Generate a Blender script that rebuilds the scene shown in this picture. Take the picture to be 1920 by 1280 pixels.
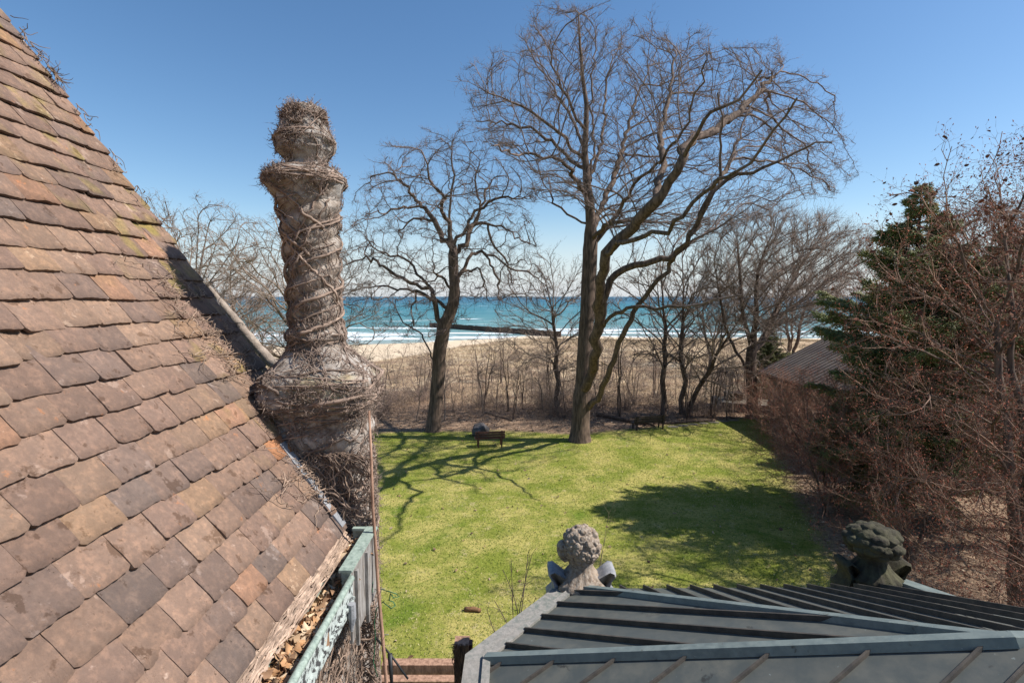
import bpy, math, random
import numpy as np
from mathutils import Vector, Matrix, noise as mnoise
R = math.radians
sc = bpy.context.scene
for o in list(bpy.data.objects): bpy.data.objects.remove(o)

# ------------------------------------------------------------------ camera
CAMH = 8.1; PITCH = 4.8; F = 1000.0
cd = bpy.data.cameras.new('camera'); cam = bpy.data.objects.new('camera', cd); sc.collection.objects.link(cam)
cam.location = (0, 0, CAMH); cam.rotation_euler = (R(90 - PITCH), 0, 0)
cd.sensor_width = 36; cd.lens = F / 1920 * 36; cd.clip_start = 0.05; cd.clip_end = 60000
sc.camera = cam

# ------------------------------------------------------------------ light
SUN_EL, SUN_AZ = 47.0, -4.0         # sun stands to the right (+x), a little behind the camera
sdir = Vector((math.cos(R(SUN_EL)) * math.cos(R(SUN_AZ)), math.cos(R(SUN_EL)) * math.sin(R(SUN_AZ)), math.sin(R(SUN_EL))))
w = bpy.data.worlds.new('World'); sc.world = w; w.use_nodes = True
nt = w.node_tree; nt.nodes.clear()
wo = nt.nodes.new('ShaderNodeOutputWorld'); bg = nt.nodes.new('ShaderNodeBackground'); sk = nt.nodes.new('ShaderNodeTexSky')
sk.sky_type = 'NISHITA'; sk.sun_disc = False; sk.sun_elevation = R(SUN_EL)
sk.sun_rotation = math.atan2(sdir.x, sdir.y)
sk.altitude = 200; sk.air_density = 1.0; sk.dust_density = 0.5; sk.ozone_density = 1.0
bg.inputs[1].default_value = 0.10
hs = nt.nodes.new('ShaderNodeHueSaturation'); hs.inputs['Saturation'].default_value = 1.22; nt.links.new(sk.outputs[0], hs.inputs['Color'])
tc = nt.nodes.new('ShaderNodeTexCoord'); sx = nt.nodes.new('ShaderNodeSeparateXYZ'); nt.links.new(tc.outputs['Generated'], sx.inputs[0])   # pale band low over the lake
mr = nt.nodes.new('ShaderNodeMapRange'); mr.interpolation_type = 'SMOOTHSTEP'; mr.inputs[1].default_value = 0.0; mr.inputs[2].default_value = 0.16; mr.inputs[3].default_value = 0.72; mr.inputs[4].default_value = 0.0
nt.links.new(sx.outputs[2], mr.inputs[0]); mxs = nt.nodes.new('ShaderNodeMix'); mxs.data_type = 'RGBA'; nt.links.new(mr.outputs[0], mxs.inputs[0]); nt.links.new(hs.outputs[0], mxs.inputs[6]); mxs.inputs[7].default_value = (4.7, 5.2, 6.1, 1)
nt.links.new(mxs.outputs[2], bg.inputs[0]); nt.links.new(bg.outputs[0], wo.inputs[0])
sl = bpy.data.lights.new('sun', 'SUN'); sl.energy = 5.0; sl.angle = R(0.53); sl.color = (1, 0.95, 0.88)
so = bpy.data.objects.new('sun', sl); sc.collection.objects.link(so)
so.rotation_euler = sdir.to_track_quat('Z', 'Y').to_euler()
sc.view_settings.view_transform = 'Standard'; sc.view_settings.look = 'None'
sc.view_settings.exposure = 0.6; sc.view_settings.gamma = 1
sc.render.resolution_x = 1024; sc.render.resolution_y = 682
sc.cycles.max_bounces = 6; sc.cycles.transparent_max_bounces = 4

# ------------------------------------------------------------------ helpers
ct, st_ = math.cos(R(PITCH)), math.sin(R(PITCH))
def ray(px, py):
    u = (px - 960) / F; v = (640 - py) / F
    return np.array((u, ct + v * st_, v * ct - st_))
def W(px, py, y):                      # a point of the place at forward distance y
    d = ray(px, py); return np.array((0, 0, CAMH)) + d * (y / d[1])
def G(px, py, z=0.0):                  # a point of the place at height z
    d = ray(px, py); return np.array((0, 0, CAMH)) + d * ((z - CAMH) / d[2])
def nrm(a): return a / np.maximum(np.linalg.norm(a, axis=-1, keepdims=True), 1e-9)
col = sc.collection

class MB:
    def __init__(s): s.v = []; s.q = []; s.t = []; s.c = []; s.n = 0
    def add(s, v, q=None, t=None, c=None):
        v = np.asarray(v, float).reshape(-1, 3)
        if q is not None and len(q): s.q.append(np.asarray(q, int).reshape(-1, 4) + s.n)
        if t is not None and len(t): s.t.append(np.asarray(t, int).reshape(-1, 3) + s.n)
        if c is None: c = np.ones((len(v), 3))
        c = np.asarray(c, float)
        if c.ndim == 1: c = np.tile(c, (len(v), 1))
        s.v.append(v); s.c.append(c); s.n += len(v)
    def box(s, x0, x1, y0, y1, z0, z1, c=None):
        v = [(x, y, z) for z in (z0, z1) for y in (y0, y1) for x in (x0, x1)]
        s.add(v, [(0, 2, 3, 1), (4, 5, 7, 6), (0, 1, 5, 4), (2, 6, 7, 3), (0, 4, 6, 2), (1, 3, 7, 5)], c=c)
    def beam(s, a, b, w, h, up=(0, 0, 1), c=None, w2=None):
        a = np.array(a, float); b = np.array(b, float); t = nrm(b - a); up = np.array(up, float)
        sx = nrm(np.cross(t, up)); u = np.cross(sx, t); w2 = w if w2 is None else w2
        v = []
        for p in (a, b):
            v += [p - sx * w / 2 - u * h / 2, p + sx * w / 2 - u * h / 2, p + sx * w2 / 2 + u * h / 2, p - sx * w2 / 2 + u * h / 2]
        s.add(v, [(0, 1, 2, 3), (7, 6, 5, 4), (0, 4, 5, 1), (1, 5, 6, 2), (2, 6, 7, 3), (3, 7, 4, 0)], c=c)
    def tube(s, pts, rad, n=8, c=None, cap=True):
        pts = np.asarray(pts, float); m = len(pts); rad = np.broadcast_to(np.asarray(rad, float), (m,))
        t = np.empty_like(pts); t[1:-1] = pts[2:] - pts[:-2]; t[0] = pts[1] - pts[0]; t[-1] = pts[-1] - pts[-2]; t = nrm(t)
        mean = t.mean(0); ref = np.eye(3)[np.argmin(np.abs(mean))]
        n1 = nrm(np.cross(t, ref)); n2 = np.cross(t, n1)
        a = np.arange(n) * (2 * math.pi / n)
        ring = pts[:, None, :] + rad[:, None, None] * (np.cos(a)[None, :, None] * n1[:, None, :] + np.sin(a)[None, :, None] * n2[:, None, :])
        i = np.arange(m - 1)[:, None] * n; j = np.arange(n)[None, :]; k = (j + 1) % n
        q = np.stack([i + j, i + k, i + n + k, i + n + j], -1).reshape(-1, 4)
        v = ring.reshape(-1, 3); tr = []
        if cap and n >= 4:
            v = np.vstack([v, pts[0], pts[-1]]); a0 = m * n; a1 = a0 + 1
            for e in range(n):
                tr.append((a0, (e + 1) % n, e)); tr.append((a1, (m - 1) * n + e, (m - 1) * n + (e + 1) % n))
        s.add(v, q, tr, c=c)
    def build(s, name, mat, parent=None, smooth=True, loc=None):
        me = bpy.data.meshes.new(name)
        v = np.vstack(s.v); q = np.vstack(s.q) if s.q else np.zeros((0, 4), int); t = np.vstack(s.t) if s.t else np.zeros((0, 3), int)
        if loc is not None: v = v - np.array(loc)
        me.vertices.add(len(v)); me.vertices.foreach_set('co', v.astype(np.float32).ravel())
        li = np.concatenate([q.ravel(), t.ravel()]).astype(np.int32)
        me.loops.add(len(li)); me.loops.foreach_set('vertex_index', li)
        me.polygons.add(len(q) + len(t))
        ls = np.concatenate([np.arange(len(q)) * 4, len(q) * 4 + np.arange(len(t)) * 3]).astype(np.int32)
        me.polygons.foreach_set('loop_start', ls)
        me.polygons.foreach_set('use_smooth', np.full(len(ls), smooth))
        me.update(calc_edges=True)
        ca = me.color_attributes.new('tint', 'FLOAT_COLOR', 'POINT')
        cc = np.ones((len(v), 4), np.float32); cc[:, :3] = np.vstack(s.c); ca.data.foreach_set('color', cc.ravel())
        me.materials.append(mat)
        o = bpy.data.objects.new(name, me); col.objects.link(o)
        if parent is not None: o.parent = parent
        if loc is not None and parent is None: o.location = loc
        return o

def tag(o, label=None, cat=None, group=None, kind=None):
    if label: o['label'] = label
    if cat: o['category'] = cat
    if group: o['group'] = group
    if kind: o['kind'] = kind
    return o
def empty(name, loc=(0, 0, 0), label=None, cat=None, group=None):
    o = bpy.data.objects.new(name, None); o.empty_display_size = 0.3; o.location = loc; col.objects.link(o)
    return tag(o, label, cat, group)
def copy_tree(o, parent=None):
    c = o.copy(); col.objects.link(c); c.parent = parent
    for ch in [x for x in bpy.data.objects if x.parent == o]: copy_tree(ch, c)
    return c

# ------------------------------------------------------------------ materials
def mat(name, base=(0.5, 0.5, 0.5), rough=0.8, tint=False, var=None, scale=8, bump=0.0, bscale=40, stretch=None, metal=0.0, spec=0.3, spots=None, detail=6, sss=0):
    """base colour; var = second colour mixed by noise; tint multiplies the mesh's own colour attribute; spots = (colour, scale, threshold)"""
    m = bpy.data.materials.new(name); m.use_nodes = True; nt = m.node_tree; N = nt.nodes; L = nt.links
    kA = 0.84; base = tuple(v * kA for v in base)      # all colours measured a touch too light
    if var: var = tuple(v * kA for v in var) if isinstance(var[0], (int, float)) else [(tuple(v * kA for v in c_), s_) for c_, s_ in var]
    if spots: spots = [(tuple(v * kA for v in c_), s_, t_) for c_, s_, t_ in spots]
    b = N['Principled BSDF']; b.inputs['Roughness'].default_value = rough; b.inputs['Metallic'].default_value = metal
    b.inputs['Specular IOR Level'].default_value = spec
    tc = N.new('ShaderNodeTexCoord'); mp = N.new('ShaderNodeMapping'); L.new(tc.outputs['Object'], mp.inputs[0])
    if stretch: mp.inputs['Scale'].default_value = stretch
    def noise(sc_, det=detail, rg=0.6):
        n = N.new('ShaderNodeTexNoise'); n.inputs['Scale'].default_value = sc_; n.inputs['Detail'].default_value = det
        n.inputs['Roughness'].default_value = rg; L.new(mp.outputs[0], n.inputs['Vector']); return n
    def mix(a, bb, fac, mode='MIX'):
        x = N.new('ShaderNodeMix'); x.data_type = 'RGBA'; x.blend_type = mode
        for s_, val in ((6, a), (7, bb)):
            if isinstance(val, tuple): x.inputs[s_].default_value = (*val[:3], 1)
            else: L.new(val, x.inputs[s_])
        if isinstance(fac, float): x.inputs[0].default_value = fac
        else: L.new(fac, x.inputs[0])
        return x.outputs[2]
    def ramp(src, lo, hi):
        r = N.new('ShaderNodeMapRange'); r.inputs[1].default_value = lo; r.inputs[2].default_value = hi; L.new(src, r.inputs[0]); return r.outputs[0]
    c = base
    if var:
        if isinstance(var[0], (int, float)): var = [(var, scale)]
        for vc, vs in var:
            c = mix(c, vc, ramp(noise(vs).outputs[0], 0.38, 0.62))
    if spots:
        for sc_col, ss, th in spots:
            c = mix(c, sc_col, ramp(noise(ss, 5, 0.65).outputs[0], th, th + 0.05))
    if tint:
        at = N.new('ShaderNodeAttribute'); at.attribute_name = 'tint'
        c = mix(c, at.outputs['Color'], 1.0, 'MULTIPLY')
    if isinstance(c, tuple): b.inputs['Base Color'].default_value = (*c, 1)
    else: L.new(c, b.inputs['Base Color'])
    if bump:
        bp = N.new('ShaderNodeBump'); bp.inputs['Strength'].default_value = bump; bp.inputs['Distance'].default_value = 0.02
        L.new(noise(bscale, 8, 0.65).outputs[0], bp.inputs['Height']); L.new(bp.outputs[0], b.inputs['Normal'])
    m['_n'] = 1
    return m

M = {}
M['bark'] = mat('oak_bark', (0.19, 0.132, 0.098), 0.9, tint=True, var=(0.07, 0.05, 0.038), scale=9, bump=1.0, bscale=12, stretch=(1, 1, 0.16))
M['twig'] = mat('twig_bark', (0.24, 0.175, 0.15), 0.85, tint=True, var=(0.15, 0.11, 0.09), scale=1.2)
M['greytwig'] = mat('grey_twig_bark', (0.33, 0.25, 0.20), 0.85, tint=True, var=(0.20, 0.15, 0.115), scale=2)
M['redtwig'] = mat('reddish_twig_bark', (0.35, 0.21, 0.145), 0.8, tint=True, var=(0.19, 0.12, 0.085), scale=2)
M['needle'] = mat('needles', (0.13, 0.165, 0.06), 0.6, tint=True, var=(0.22, 0.22, 0.09), scale=1.5)
M['vine'] = mat('dry_vine', (0.34, 0.255, 0.205), 0.85, tint=True, var=(0.20, 0.145, 0.115), scale=14)
M['tile'] = mat('clay_tile', (0.86, 0.86, 0.86), 0.9, tint=True, var=[((0.60, 0.59, 0.60), 6), ((1.12, 1.03, 0.95), 19), ((0.74, 0.72, 0.71), 42)], bump=0.8, bscale=70, spec=0.12,
                spots=[((0.52, 0.47, 0.43), 11.0, 0.60), ((1.25, 1.27, 1.27), 8.0, 0.62), ((1.35, 0.98, 0.72), 10.0, 0.66), ((1.7, 1.85, 1.95), 16.0, 0.70), ((0.35, 0.33, 0.3), 40.0, 0.66)])
M['stucco'] = mat('old_stucco', (0.34, 0.275, 0.22), 0.9, tint=True, var=[((0.15, 0.115, 0.09), 5), ((0.44, 0.40, 0.36), 13)], bump=0.8, bscale=30)
M['leadgrey'] = mat('lead_flashing', (0.22, 0.23, 0.25), 0.7, var=(0.34, 0.34, 0.35), scale=9, bump=0.3)
M['patina'] = mat('green_copper', (0.26, 0.325, 0.275), 0.7, var=[((0.17, 0.22, 0.19), 14), ((0.36, 0.43, 0.37), 40)], bump=0.15)
M['ornament'] = mat('ornamental_band', (0.47, 0.52, 0.49), 0.7, spots=[((0.06, 0.06, 0.06), 26.0, 0.5)], bump=0.5, bscale=28)
M['copper'] = mat('weathered_copper', (0.105, 0.11, 0.10), 0.5, var=[((0.14, 0.14, 0.12), 1.6), ((0.085, 0.095, 0.09), 5)], bump=0.10, bscale=7, metal=0.0, spec=0.35,
                  spots=[((0.24, 0.28, 0.27), 16.0, 0.68), ((0.05, 0.05, 0.045), 3.2, 0.64), ((0.42, 0.42, 0.40), 38.0, 0.72)])
M['coppercap'] = mat('copper_cap', (0.165, 0.20, 0.195), 0.5, var=[((0.13, 0.16, 0.155), 2.5), ((0.2, 0.235, 0.22), 9)], bump=0.12, bscale=8, metal=0.0, spec=0.35,
                     spots=[((0.32, 0.34, 0.30), 20.0, 0.66), ((0.09, 0.09, 0.075), 5.0, 0.63)])
M['darkgrey'] = mat('weathered_board', (0.24, 0.215, 0.19), 0.9, var=[((0.12, 0.10, 0.085), 12), ((0.33, 0.31, 0.29), 30)], bump=0.4, stretch=(1, 1, 0.3))
M['seam'] = mat('tarnished_shaded_seam', (0.055, 0.05, 0.045), 0.7, var=(0.10, 0.085, 0.07), scale=6, bump=0.2)  # brown tarnish, darkened further so the colour carries the seams' shade
M['coping'] = mat('coping_stone', (0.23, 0.215, 0.195), 0.85, var=[((0.15, 0.175, 0.155), 3), ((0.30, 0.28, 0.255), 18)], bump=0.4, bscale=30)
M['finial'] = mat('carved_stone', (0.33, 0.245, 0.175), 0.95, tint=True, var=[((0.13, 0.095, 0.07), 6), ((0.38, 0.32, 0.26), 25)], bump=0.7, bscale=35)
M['mossy'] = mat('shaded_mossy_stone', (0.06, 0.052, 0.036), 0.95, tint=True, var=[((0.03, 0.026, 0.02), 7), ((0.085, 0.08, 0.045), 5)], bump=0.7, bscale=35)  # mossy stone with the shade of the trees darkened into its colour
M['leaf'] = mat('dry_leaf', (1, 1, 1), 0.8, tint=True, var=(0.7, 0.66, 0.62), scale=20)
M['grass'] = mat('grass_blade', (1, 1, 1), 0.7, tint=True, var=(0.8, 0.85, 0.8), scale=0.7)
M['wood'] = mat('bench_wood', (0.13, 0.055, 0.038), 0.6, var=(0.07, 0.035, 0.028), scale=12, bump=0.2)
M['darkwood'] = mat('dark_bench_wood', (0.075, 0.055, 0.042), 0.75, var=(0.04, 0.03, 0.025), scale=12, bump=0.2)
M['post'] = mat('brown_post', (0.48, 0.29, 0.20), 0.85, var=(0.26, 0.15, 0.10), scale=14, bump=0.5, stretch=(1, 1, 0.3))
M['rock'] = mat('boulder_rock', (0.16, 0.15, 0.15), 0.85, var=(0.08, 0.07, 0.07), scale=4, bump=0.6, bscale=14)
M['steel'] = mat('rusted_steel', (0.075, 0.045, 0.035), 0.9, var=(0.13, 0.085, 0.06), scale=0.5, stretch=(1, 1, 0.2))
M['hutwall'] = mat('beige_wall', (0.33, 0.25, 0.19), 0.9, var=(0.27, 0.20, 0.16), scale=0.8, bump=0.2)
M['hutroof'] = mat('grey_seam_roof', (0.17, 0.145, 0.13), 0.55, var=(0.12, 0.10, 0.095), scale=0.9)
M['dark'] = mat('dark_timber', (0.04, 0.032, 0.028), 0.8)
M['pave'] = mat('paving', (0.30, 0.26, 0.20), 0.9, var=(0.22, 0.19, 0.15), scale=2.5, bump=0.4, bscale=8)
M['greenwire'] = mat('green_wire', (0.02, 0.13, 0.06), 0.5)
M['black'] = mat('black_rod', (0.02, 0.022, 0.024), 0.5)

# ------------------------------------------------------------------ ground and lake
LAKE_Z = -3.0
def sstep(a, b, x): t = np.clip((x - a) / (b - a), 0, 1); return t * t * (3 - 2 * t)
def vnoise(x, y, s, seed=0.0):
    x = x / s + seed; y = y / s - seed * 0.7
    return (np.sin(x * 1.0 + 1.7 * np.sin(y * 0.9)) + np.sin(y * 1.3 + 1.9 * np.sin(x * 0.7 + 1)) + 0.5 * np.sin(2.3 * x + 1.9 * y) + 0.5 * np.sin(2.9 * y - 2.1 * x)) / 3
def shore_y(x): return np.where(x < -35, 122 + (x + 35) * 0.12, np.where(x < 6, 122 + (x + 35) * 0.7, 150.7 - (x - 6) * 0.12)) + 1.5 * np.sin(x * 0.11) + 0.8 * np.sin(x * 0.31)
def ground_z(x, y):
    x = np.asarray(x, float); y = np.asarray(y, float)
    ys = shore_y(x)
    d = sstep(33.5, 52, y) * -1.15 - sstep(45, 100, y) * 0.6
    z = d + sstep(40, 60, y) * (1 - sstep(90, 118, y)) * (0.45 * vnoise(x, y, 9.0) + 0.22 * vnoise(x, y, 3.7, 2.0))
    beach = sstep(-38, 0, y - ys)
    z = z * (1 - beach) + beach * (LAKE_Z - 0.0)
    z = np.where(y > ys, LAKE_Z - (y - ys) * 0.05, z)
    z = np.maximum(z, -9)
    z = z + 0.03 * vnoise(x, y, 2.2, 5.0) * (y < 60)
    return z
def lawn_right(y):      # x where the lawn gives way to leaf litter
    return np.interp(y, [0, 8, 12, 16, 20, 26.6, 31, 34.6], [8, 8, 8.8, 9.9, 11.2, 13.6, 15.4, 17.0])
def lawn_mask(x, y):
    e = np.interp(x, [-9, 0, 4, 8, 12, 16], [31.2, 31.5, 31.2, 32.4, 34.2, 35.5]) + 0.45 * vnoise(x, y, 2.5, 3.0)
    return np.clip((e - y) / 1.2, -1, 1).clip(-1, 1) * 0.5 + 0.5, np.clip((lawn_right(y) - x) / 1.6, -1, 1) * 0.5 + 0.5
def axis_pts(lo, hi, f_lo, f_hi, step, grow=1.16):
    a = list(np.arange(f_lo, f_hi + step / 2, step)); s = step
    while a[-1] < hi: s *= grow; a.append(a[-1] + s)
    s = step; b = []; c = f_lo
    while c > lo: s *= grow; c -= s; b.append(c)
    return np.array(b[::-1] + a)
xs = axis_pts(-9000, 9000, -45, 45, 0.6); ys_ = np.concatenate([axis_pts(-9000, 60, 0, 60, 0.6)[:-1], np.arange(60, 175, 1.2), np.array([180, 200, 240, 300])])
X, Y = np.meshgrid(xs, ys_); Z = ground_z(X, Y)
nx, ny = len(xs), len(ys_)
idx = np.arange(nx * ny).reshape(ny, nx)
q = np.stack([idx[:-1, :-1], idx[:-1, 1:], idx[1:, 1:], idx[1:, :-1]], -1).reshape(-1, 4)
la, lb = lawn_mask(X, Y); lawn = np.minimum(la, lb)
ysX = shore_y(X)
sand = np.clip((Y - (np.interp(X, [-60, -24, -16, -9, 0, 40, 90], [74, 78, 90, 112, 132, 138, 138]))) / 6, -1, 1) * 0.5 + 0.5
lit = sstep(46, 34, Y) if False else 1 - sstep(36, 50, Y)
mb = MB(); mb.add(np.stack([X, Y, Z], -1).reshape(-1, 3), q, c=np.stack([lawn, sand, lit], -1).reshape(-1, 3))

def ground_material():
    m = bpy.data.materials.new('ground_cover'); m.use_nodes = True; nt = m.node_tree; N = nt.nodes; L = nt.links; b = N['Principled BSDF']
    b.inputs['Roughness'].default_value = 0.95; b.inputs['Specular IOR Level'].default_value = 0.1
    geo = N.new('ShaderNodeNewGeometry'); at = N.new('ShaderNodeAttribute'); at.attribute_name = 'tint'
    sep = N.new('ShaderNodeSeparateColor'); L.new(at.outputs['Color'], sep.inputs[0])
    def noise(s, det=6, rg=0.6, dist=0.0):
        n = N.new('ShaderNodeTexNoise'); n.inputs['Scale'].default_value = s; n.inputs['Detail'].default_value = det; n.inputs['Roughness'].default_value = rg
        n.inputs['Distortion'].default_value = dist; L.new(geo.outputs['Position'], n.inputs['Vector']); return n.outputs[0]
    def rng(src, lo, hi):
        r = N.new('ShaderNodeMapRange'); r.inputs[1].default_value = lo; r.inputs[2].default_value = hi; L.new(src, r.inputs[0]); return r.outputs[0]
    def mix(a, bb, f):
        x = N.new('ShaderNodeMix'); x.data_type = 'RGBA'
        for s_, val in ((6, a), (7, bb)):
            if isinstance(val, tuple): x.inputs[s_].default_value = (*val, 1)
            else: L.new(val, x.inputs[s_])
        L.new(f, x.inputs[0]); return x.outputs[2]
    def addn(src, n, k):
        a = N.new('ShaderNodeMath'); a.operation = 'MULTIPLY_ADD'; L.new(n, a.inputs[0]); a.inputs[1].default_value = k; L.new(src, a.inputs[2])
        s2 = N.new('ShaderNodeMath'); s2.operation = 'SUBTRACT'; L.new(a.outputs[0], s2.inputs[0]); s2.inputs[1].default_value = k / 2; return s2.outputs[0]
    g = mix((0.19, 0.215, 0.035), (0.40, 0.345, 0.11), rng(noise(0.55, 7, 0.72), 0.42, 0.6))
    g = mix(g, (0.12, 0.175, 0.022), rng(noise(0.30, 5, 0.7, 1.0), 0.55, 0.68))
    g = mix(g, (0.42, 0.35, 0.18), rng(noise(1.5, 8, 0.8), 0.57, 0.66))
    g = mix(g, (0.07, 0.10, 0.014), rng(noise(8, 6, 0.85), 0.52, 0.62))
    litter = mix((0.33, 0.225, 0.15), (0.14, 0.09, 0.06), rng(noise(6, 8, 0.8), 0.42, 0.6))
    litter = mix(litter, (0.46, 0.35, 0.25), rng(noise(13, 4, 0.8), 0.57, 0.64))
    dune = mix((0.46, 0.34, 0.21), (0.27, 0.18, 0.115), rng(noise(0.22, 7, 0.7, 0.6), 0.42, 0.6))
    dune = mix(dune, (0.54, 0.42, 0.28), rng(noise(0.16, 6, 0.7, 1.2), 0.53, 0.60))
    sandc = mix((0.62, 0.50, 0.36), (0.52, 0.41, 0.29), rng(noise(0.5, 5, 0.7), 0.4, 0.6))
    c = mix(dune, litter, rng(addn(sep.outputs[2], noise(0.4), 0.6), 0.4, 0.6))
    c = mix(c, sandc, rng(addn(sep.outputs[1], noise(0.25), 0.7), 0.42, 0.58))
    c = mix(c, g, rng(addn(sep.outputs[0], noise(1.6, 8, 0.8), 0.9), 0.4, 0.62))
    L.new(c, b.inputs['Base Color'])
    bp = N.new('ShaderNodeBump'); bp.inputs['Strength'].default_value = 0.9; bp.inputs['Distance'].default_value = 0.05
    L.new(noise(11, 8, 0.8), bp.inputs['Height']); L.new(bp.outputs[0], b.inputs['Normal'])
    return m
M['ground'] = ground_material()
tag(mb.build('ground', M['ground']), kind='structure')

def lake_material():
    m = bpy.data.materials.new('lake_water'); m.use_nodes = True; nt = m.node_tree; N = nt.nodes; L = nt.links; b = N['Principled BSDF']
    geo = N.new('ShaderNodeNewGeometry'); at = N.new('ShaderNodeAttribute'); at.attribute_name = 'tint'
    sep = N.new('ShaderNodeSeparateColor'); L.new(at.outputs['Color'], sep.inputs[0])      # R: distance from the shore 0..1 over 60 m, G: over 2000 m
    def noise(s, det, rg, stretch=(1, 1, 1), dist=0.0):
        mp = N.new('ShaderNodeMapping'); mp.inputs['Scale'].default_value = stretch; L.new(geo.outputs['Position'], mp.inputs[0])
        n = N.new('ShaderNodeTexNoise'); n.inputs['Scale'].default_value = s; n.inputs['Detail'].default_value = det; n.inputs['Roughness'].default_value = rg
        n.inputs['Distortion'].default_value = dist; L.new(mp.outputs[0], n.inputs['Vector']); return n.outputs[0]
    cr = N.new('ShaderNodeValToRGB'); L.new(sep.outputs[1], cr.inputs[0]); e = cr.color_ramp.elements
    e[0].position = 0; e[0].color = (0.26, 0.30, 0.27, 1); e[1].position = 1; e[1].color = (0.02, 0.09, 0.145, 1)
    for p, c in ((0.14, (0.17, 0.255, 0.25)), (0.38, (0.10, 0.22, 0.225)), (0.62, (0.038, 0.165, 0.20)), (0.82, (0.02, 0.105, 0.16))):
        x = e.new(p); x.color = (*c, 1)
    n1 = noise(0.02, 4, 0.6, (1, 3, 1))
    mx = N.new('ShaderNodeMix'); mx.data_type = 'RGBA'; mx.blend_type = 'MULTIPLY'; L.new(cr.outputs[0], mx.inputs[6]); mx.inputs[7].default_value = (0.62, 0.8, 0.86, 1)
    r1 = N.new('ShaderNodeMapRange'); r1.inputs[1].default_value = 0.5; r1.inputs[2].default_value = 0.62; L.new(n1, r1.inputs[0]); L.new(r1.outputs[0], mx.inputs[0])
    # foam: long broken crests near the shore
    nf = noise(0.10, 7, 0.62, (0.16, 0.85, 1), 1.0)
    a = N.new('ShaderNodeMath'); a.operation = 'SUBTRACT'; L.new(nf, a.inputs[0])
    k = N.new('ShaderNodeMapRange'); L.new(sep.outputs[0], k.inputs[0]); k.inputs[1].default_value = 0; k.inputs[2].default_value = 1
    k.inputs[3].default_value = 0.47; k.inputs[4].default_value = 0.62; L.new(k.outputs[0], a.inputs[1])
    fo = N.new('ShaderNodeMapRange'); fo.inputs[1].default_value = 0.0; fo.inputs[2].default_value = 0.03; L.new(a.outputs[0], fo.inputs[0])
    m2 = N.new('ShaderNodeMix'); m2.data_type = 'RGBA'; L.new(mx.outputs[2], m2.inputs[6]); m2.inputs[7].default_value = (0.8, 0.82, 0.82, 1); L.new(fo.outputs[0], m2.inputs[0])
    L.new(m2.outputs[2], b.inputs['Base Color'])
    b.inputs['Roughness'].default_value = 0.45; b.inputs['Specular IOR Level'].default_value = 0.15
    bp = N.new('ShaderNodeBump'); bp.inputs['Strength'].default_value = 0.5; bp.inputs['Distance'].default_value = 0.5
    L.new(noise(0.5, 5, 0.6, (0.6, 1.6, 1)), bp.inputs['Height']); L.new(bp.outputs[0], b.inputs['Normal'])
    return m
M['lake'] = lake_material()
xl = axis_pts(-40000, 40000, -160, 160, 4, 1.3); yl = axis_pts(90, 45000, 100, 330, 3, 1.25)
X, Y = np.meshgrid(xl, yl); idx = np.arange(len(xl) * len(yl)).reshape(len(yl), len(xl))
q = np.stack([idx[:-1, :-1], idx[:-1, 1:], idx[1:, 1:], idx[1:, :-1]], -1).reshape(-1, 4)
ds = Y - shore_y(X)
mb = MB(); mb.add(np.stack([X, Y, np.full_like(X, LAKE_Z)], -1).reshape(-1, 3), q,
                  c=np.stack([np.clip(ds / 75, 0, 1), np.clip(np.log10(1 + np.maximum(ds, 0) / 12) / np.log10(1 + 3500 / 12), 0, 1), ds * 0], -1).reshape(-1, 3))
tag(mb.build('lake', M['lake']), kind='structure')

# ------------------------------------------------------------------ trees: shared machinery
def prisms(mb, S, D, Ln, r, rng, bend=0.25, c=None, tip=0.25):
    """bent three-sided twigs, all at once; returns middles, tips and end directions"""
    n = len(S); D = nrm(D); rnd = rng.normal(size=(n, 3)); n1 = nrm(np.cross(D, rnd)); n2 = np.cross(D, n1)
    Ln = np.broadcast_to(Ln, (n,)); r = np.broadcast_to(r, (n,))
    mid = S + D * (Ln * 0.5)[:, None] + n1 * (Ln * bend * rng.uniform(-0.5, 0.5, n))[:, None]
    end = mid + nrm(D + n2 * rng.uniform(-bend, bend, (n, 1)) + n1 * rng.uniform(-bend, bend, (n, 1)) * 1.5) * (Ln * 0.5)[:, None]
    V = np.empty((n, 7, 3))
    for k in range(3):
        a = k * 2.0944; d = math.cos(a) * n1 + math.sin(a) * n2
        V[:, k] = S + d * r[:, None]; V[:, 3 + k] = mid + d * (r * (0.5 + tip / 2))[:, None]
    V[:, 6] = end
    o = np.arange(n)[:, None, None] * 7
    q = np.array([(0, 1, 4, 3), (1, 2, 5, 4), (2, 0, 3, 5)])[None] + o; t = np.array([(3, 4, 6), (4, 5, 6), (5, 3, 6)])[None] + o
    cc = None
    if c is not None:
        c = np.asarray(c); cc = np.tile(c, (n * 7, 1)) if c.ndim == 1 else np.repeat(c, 7, axis=0)
    mb.add(V.reshape(-1, 3), q.reshape(-1, 4), t.reshape(-1, 3), c=cc)
    return mid, end, nrm(end - mid)

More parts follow.
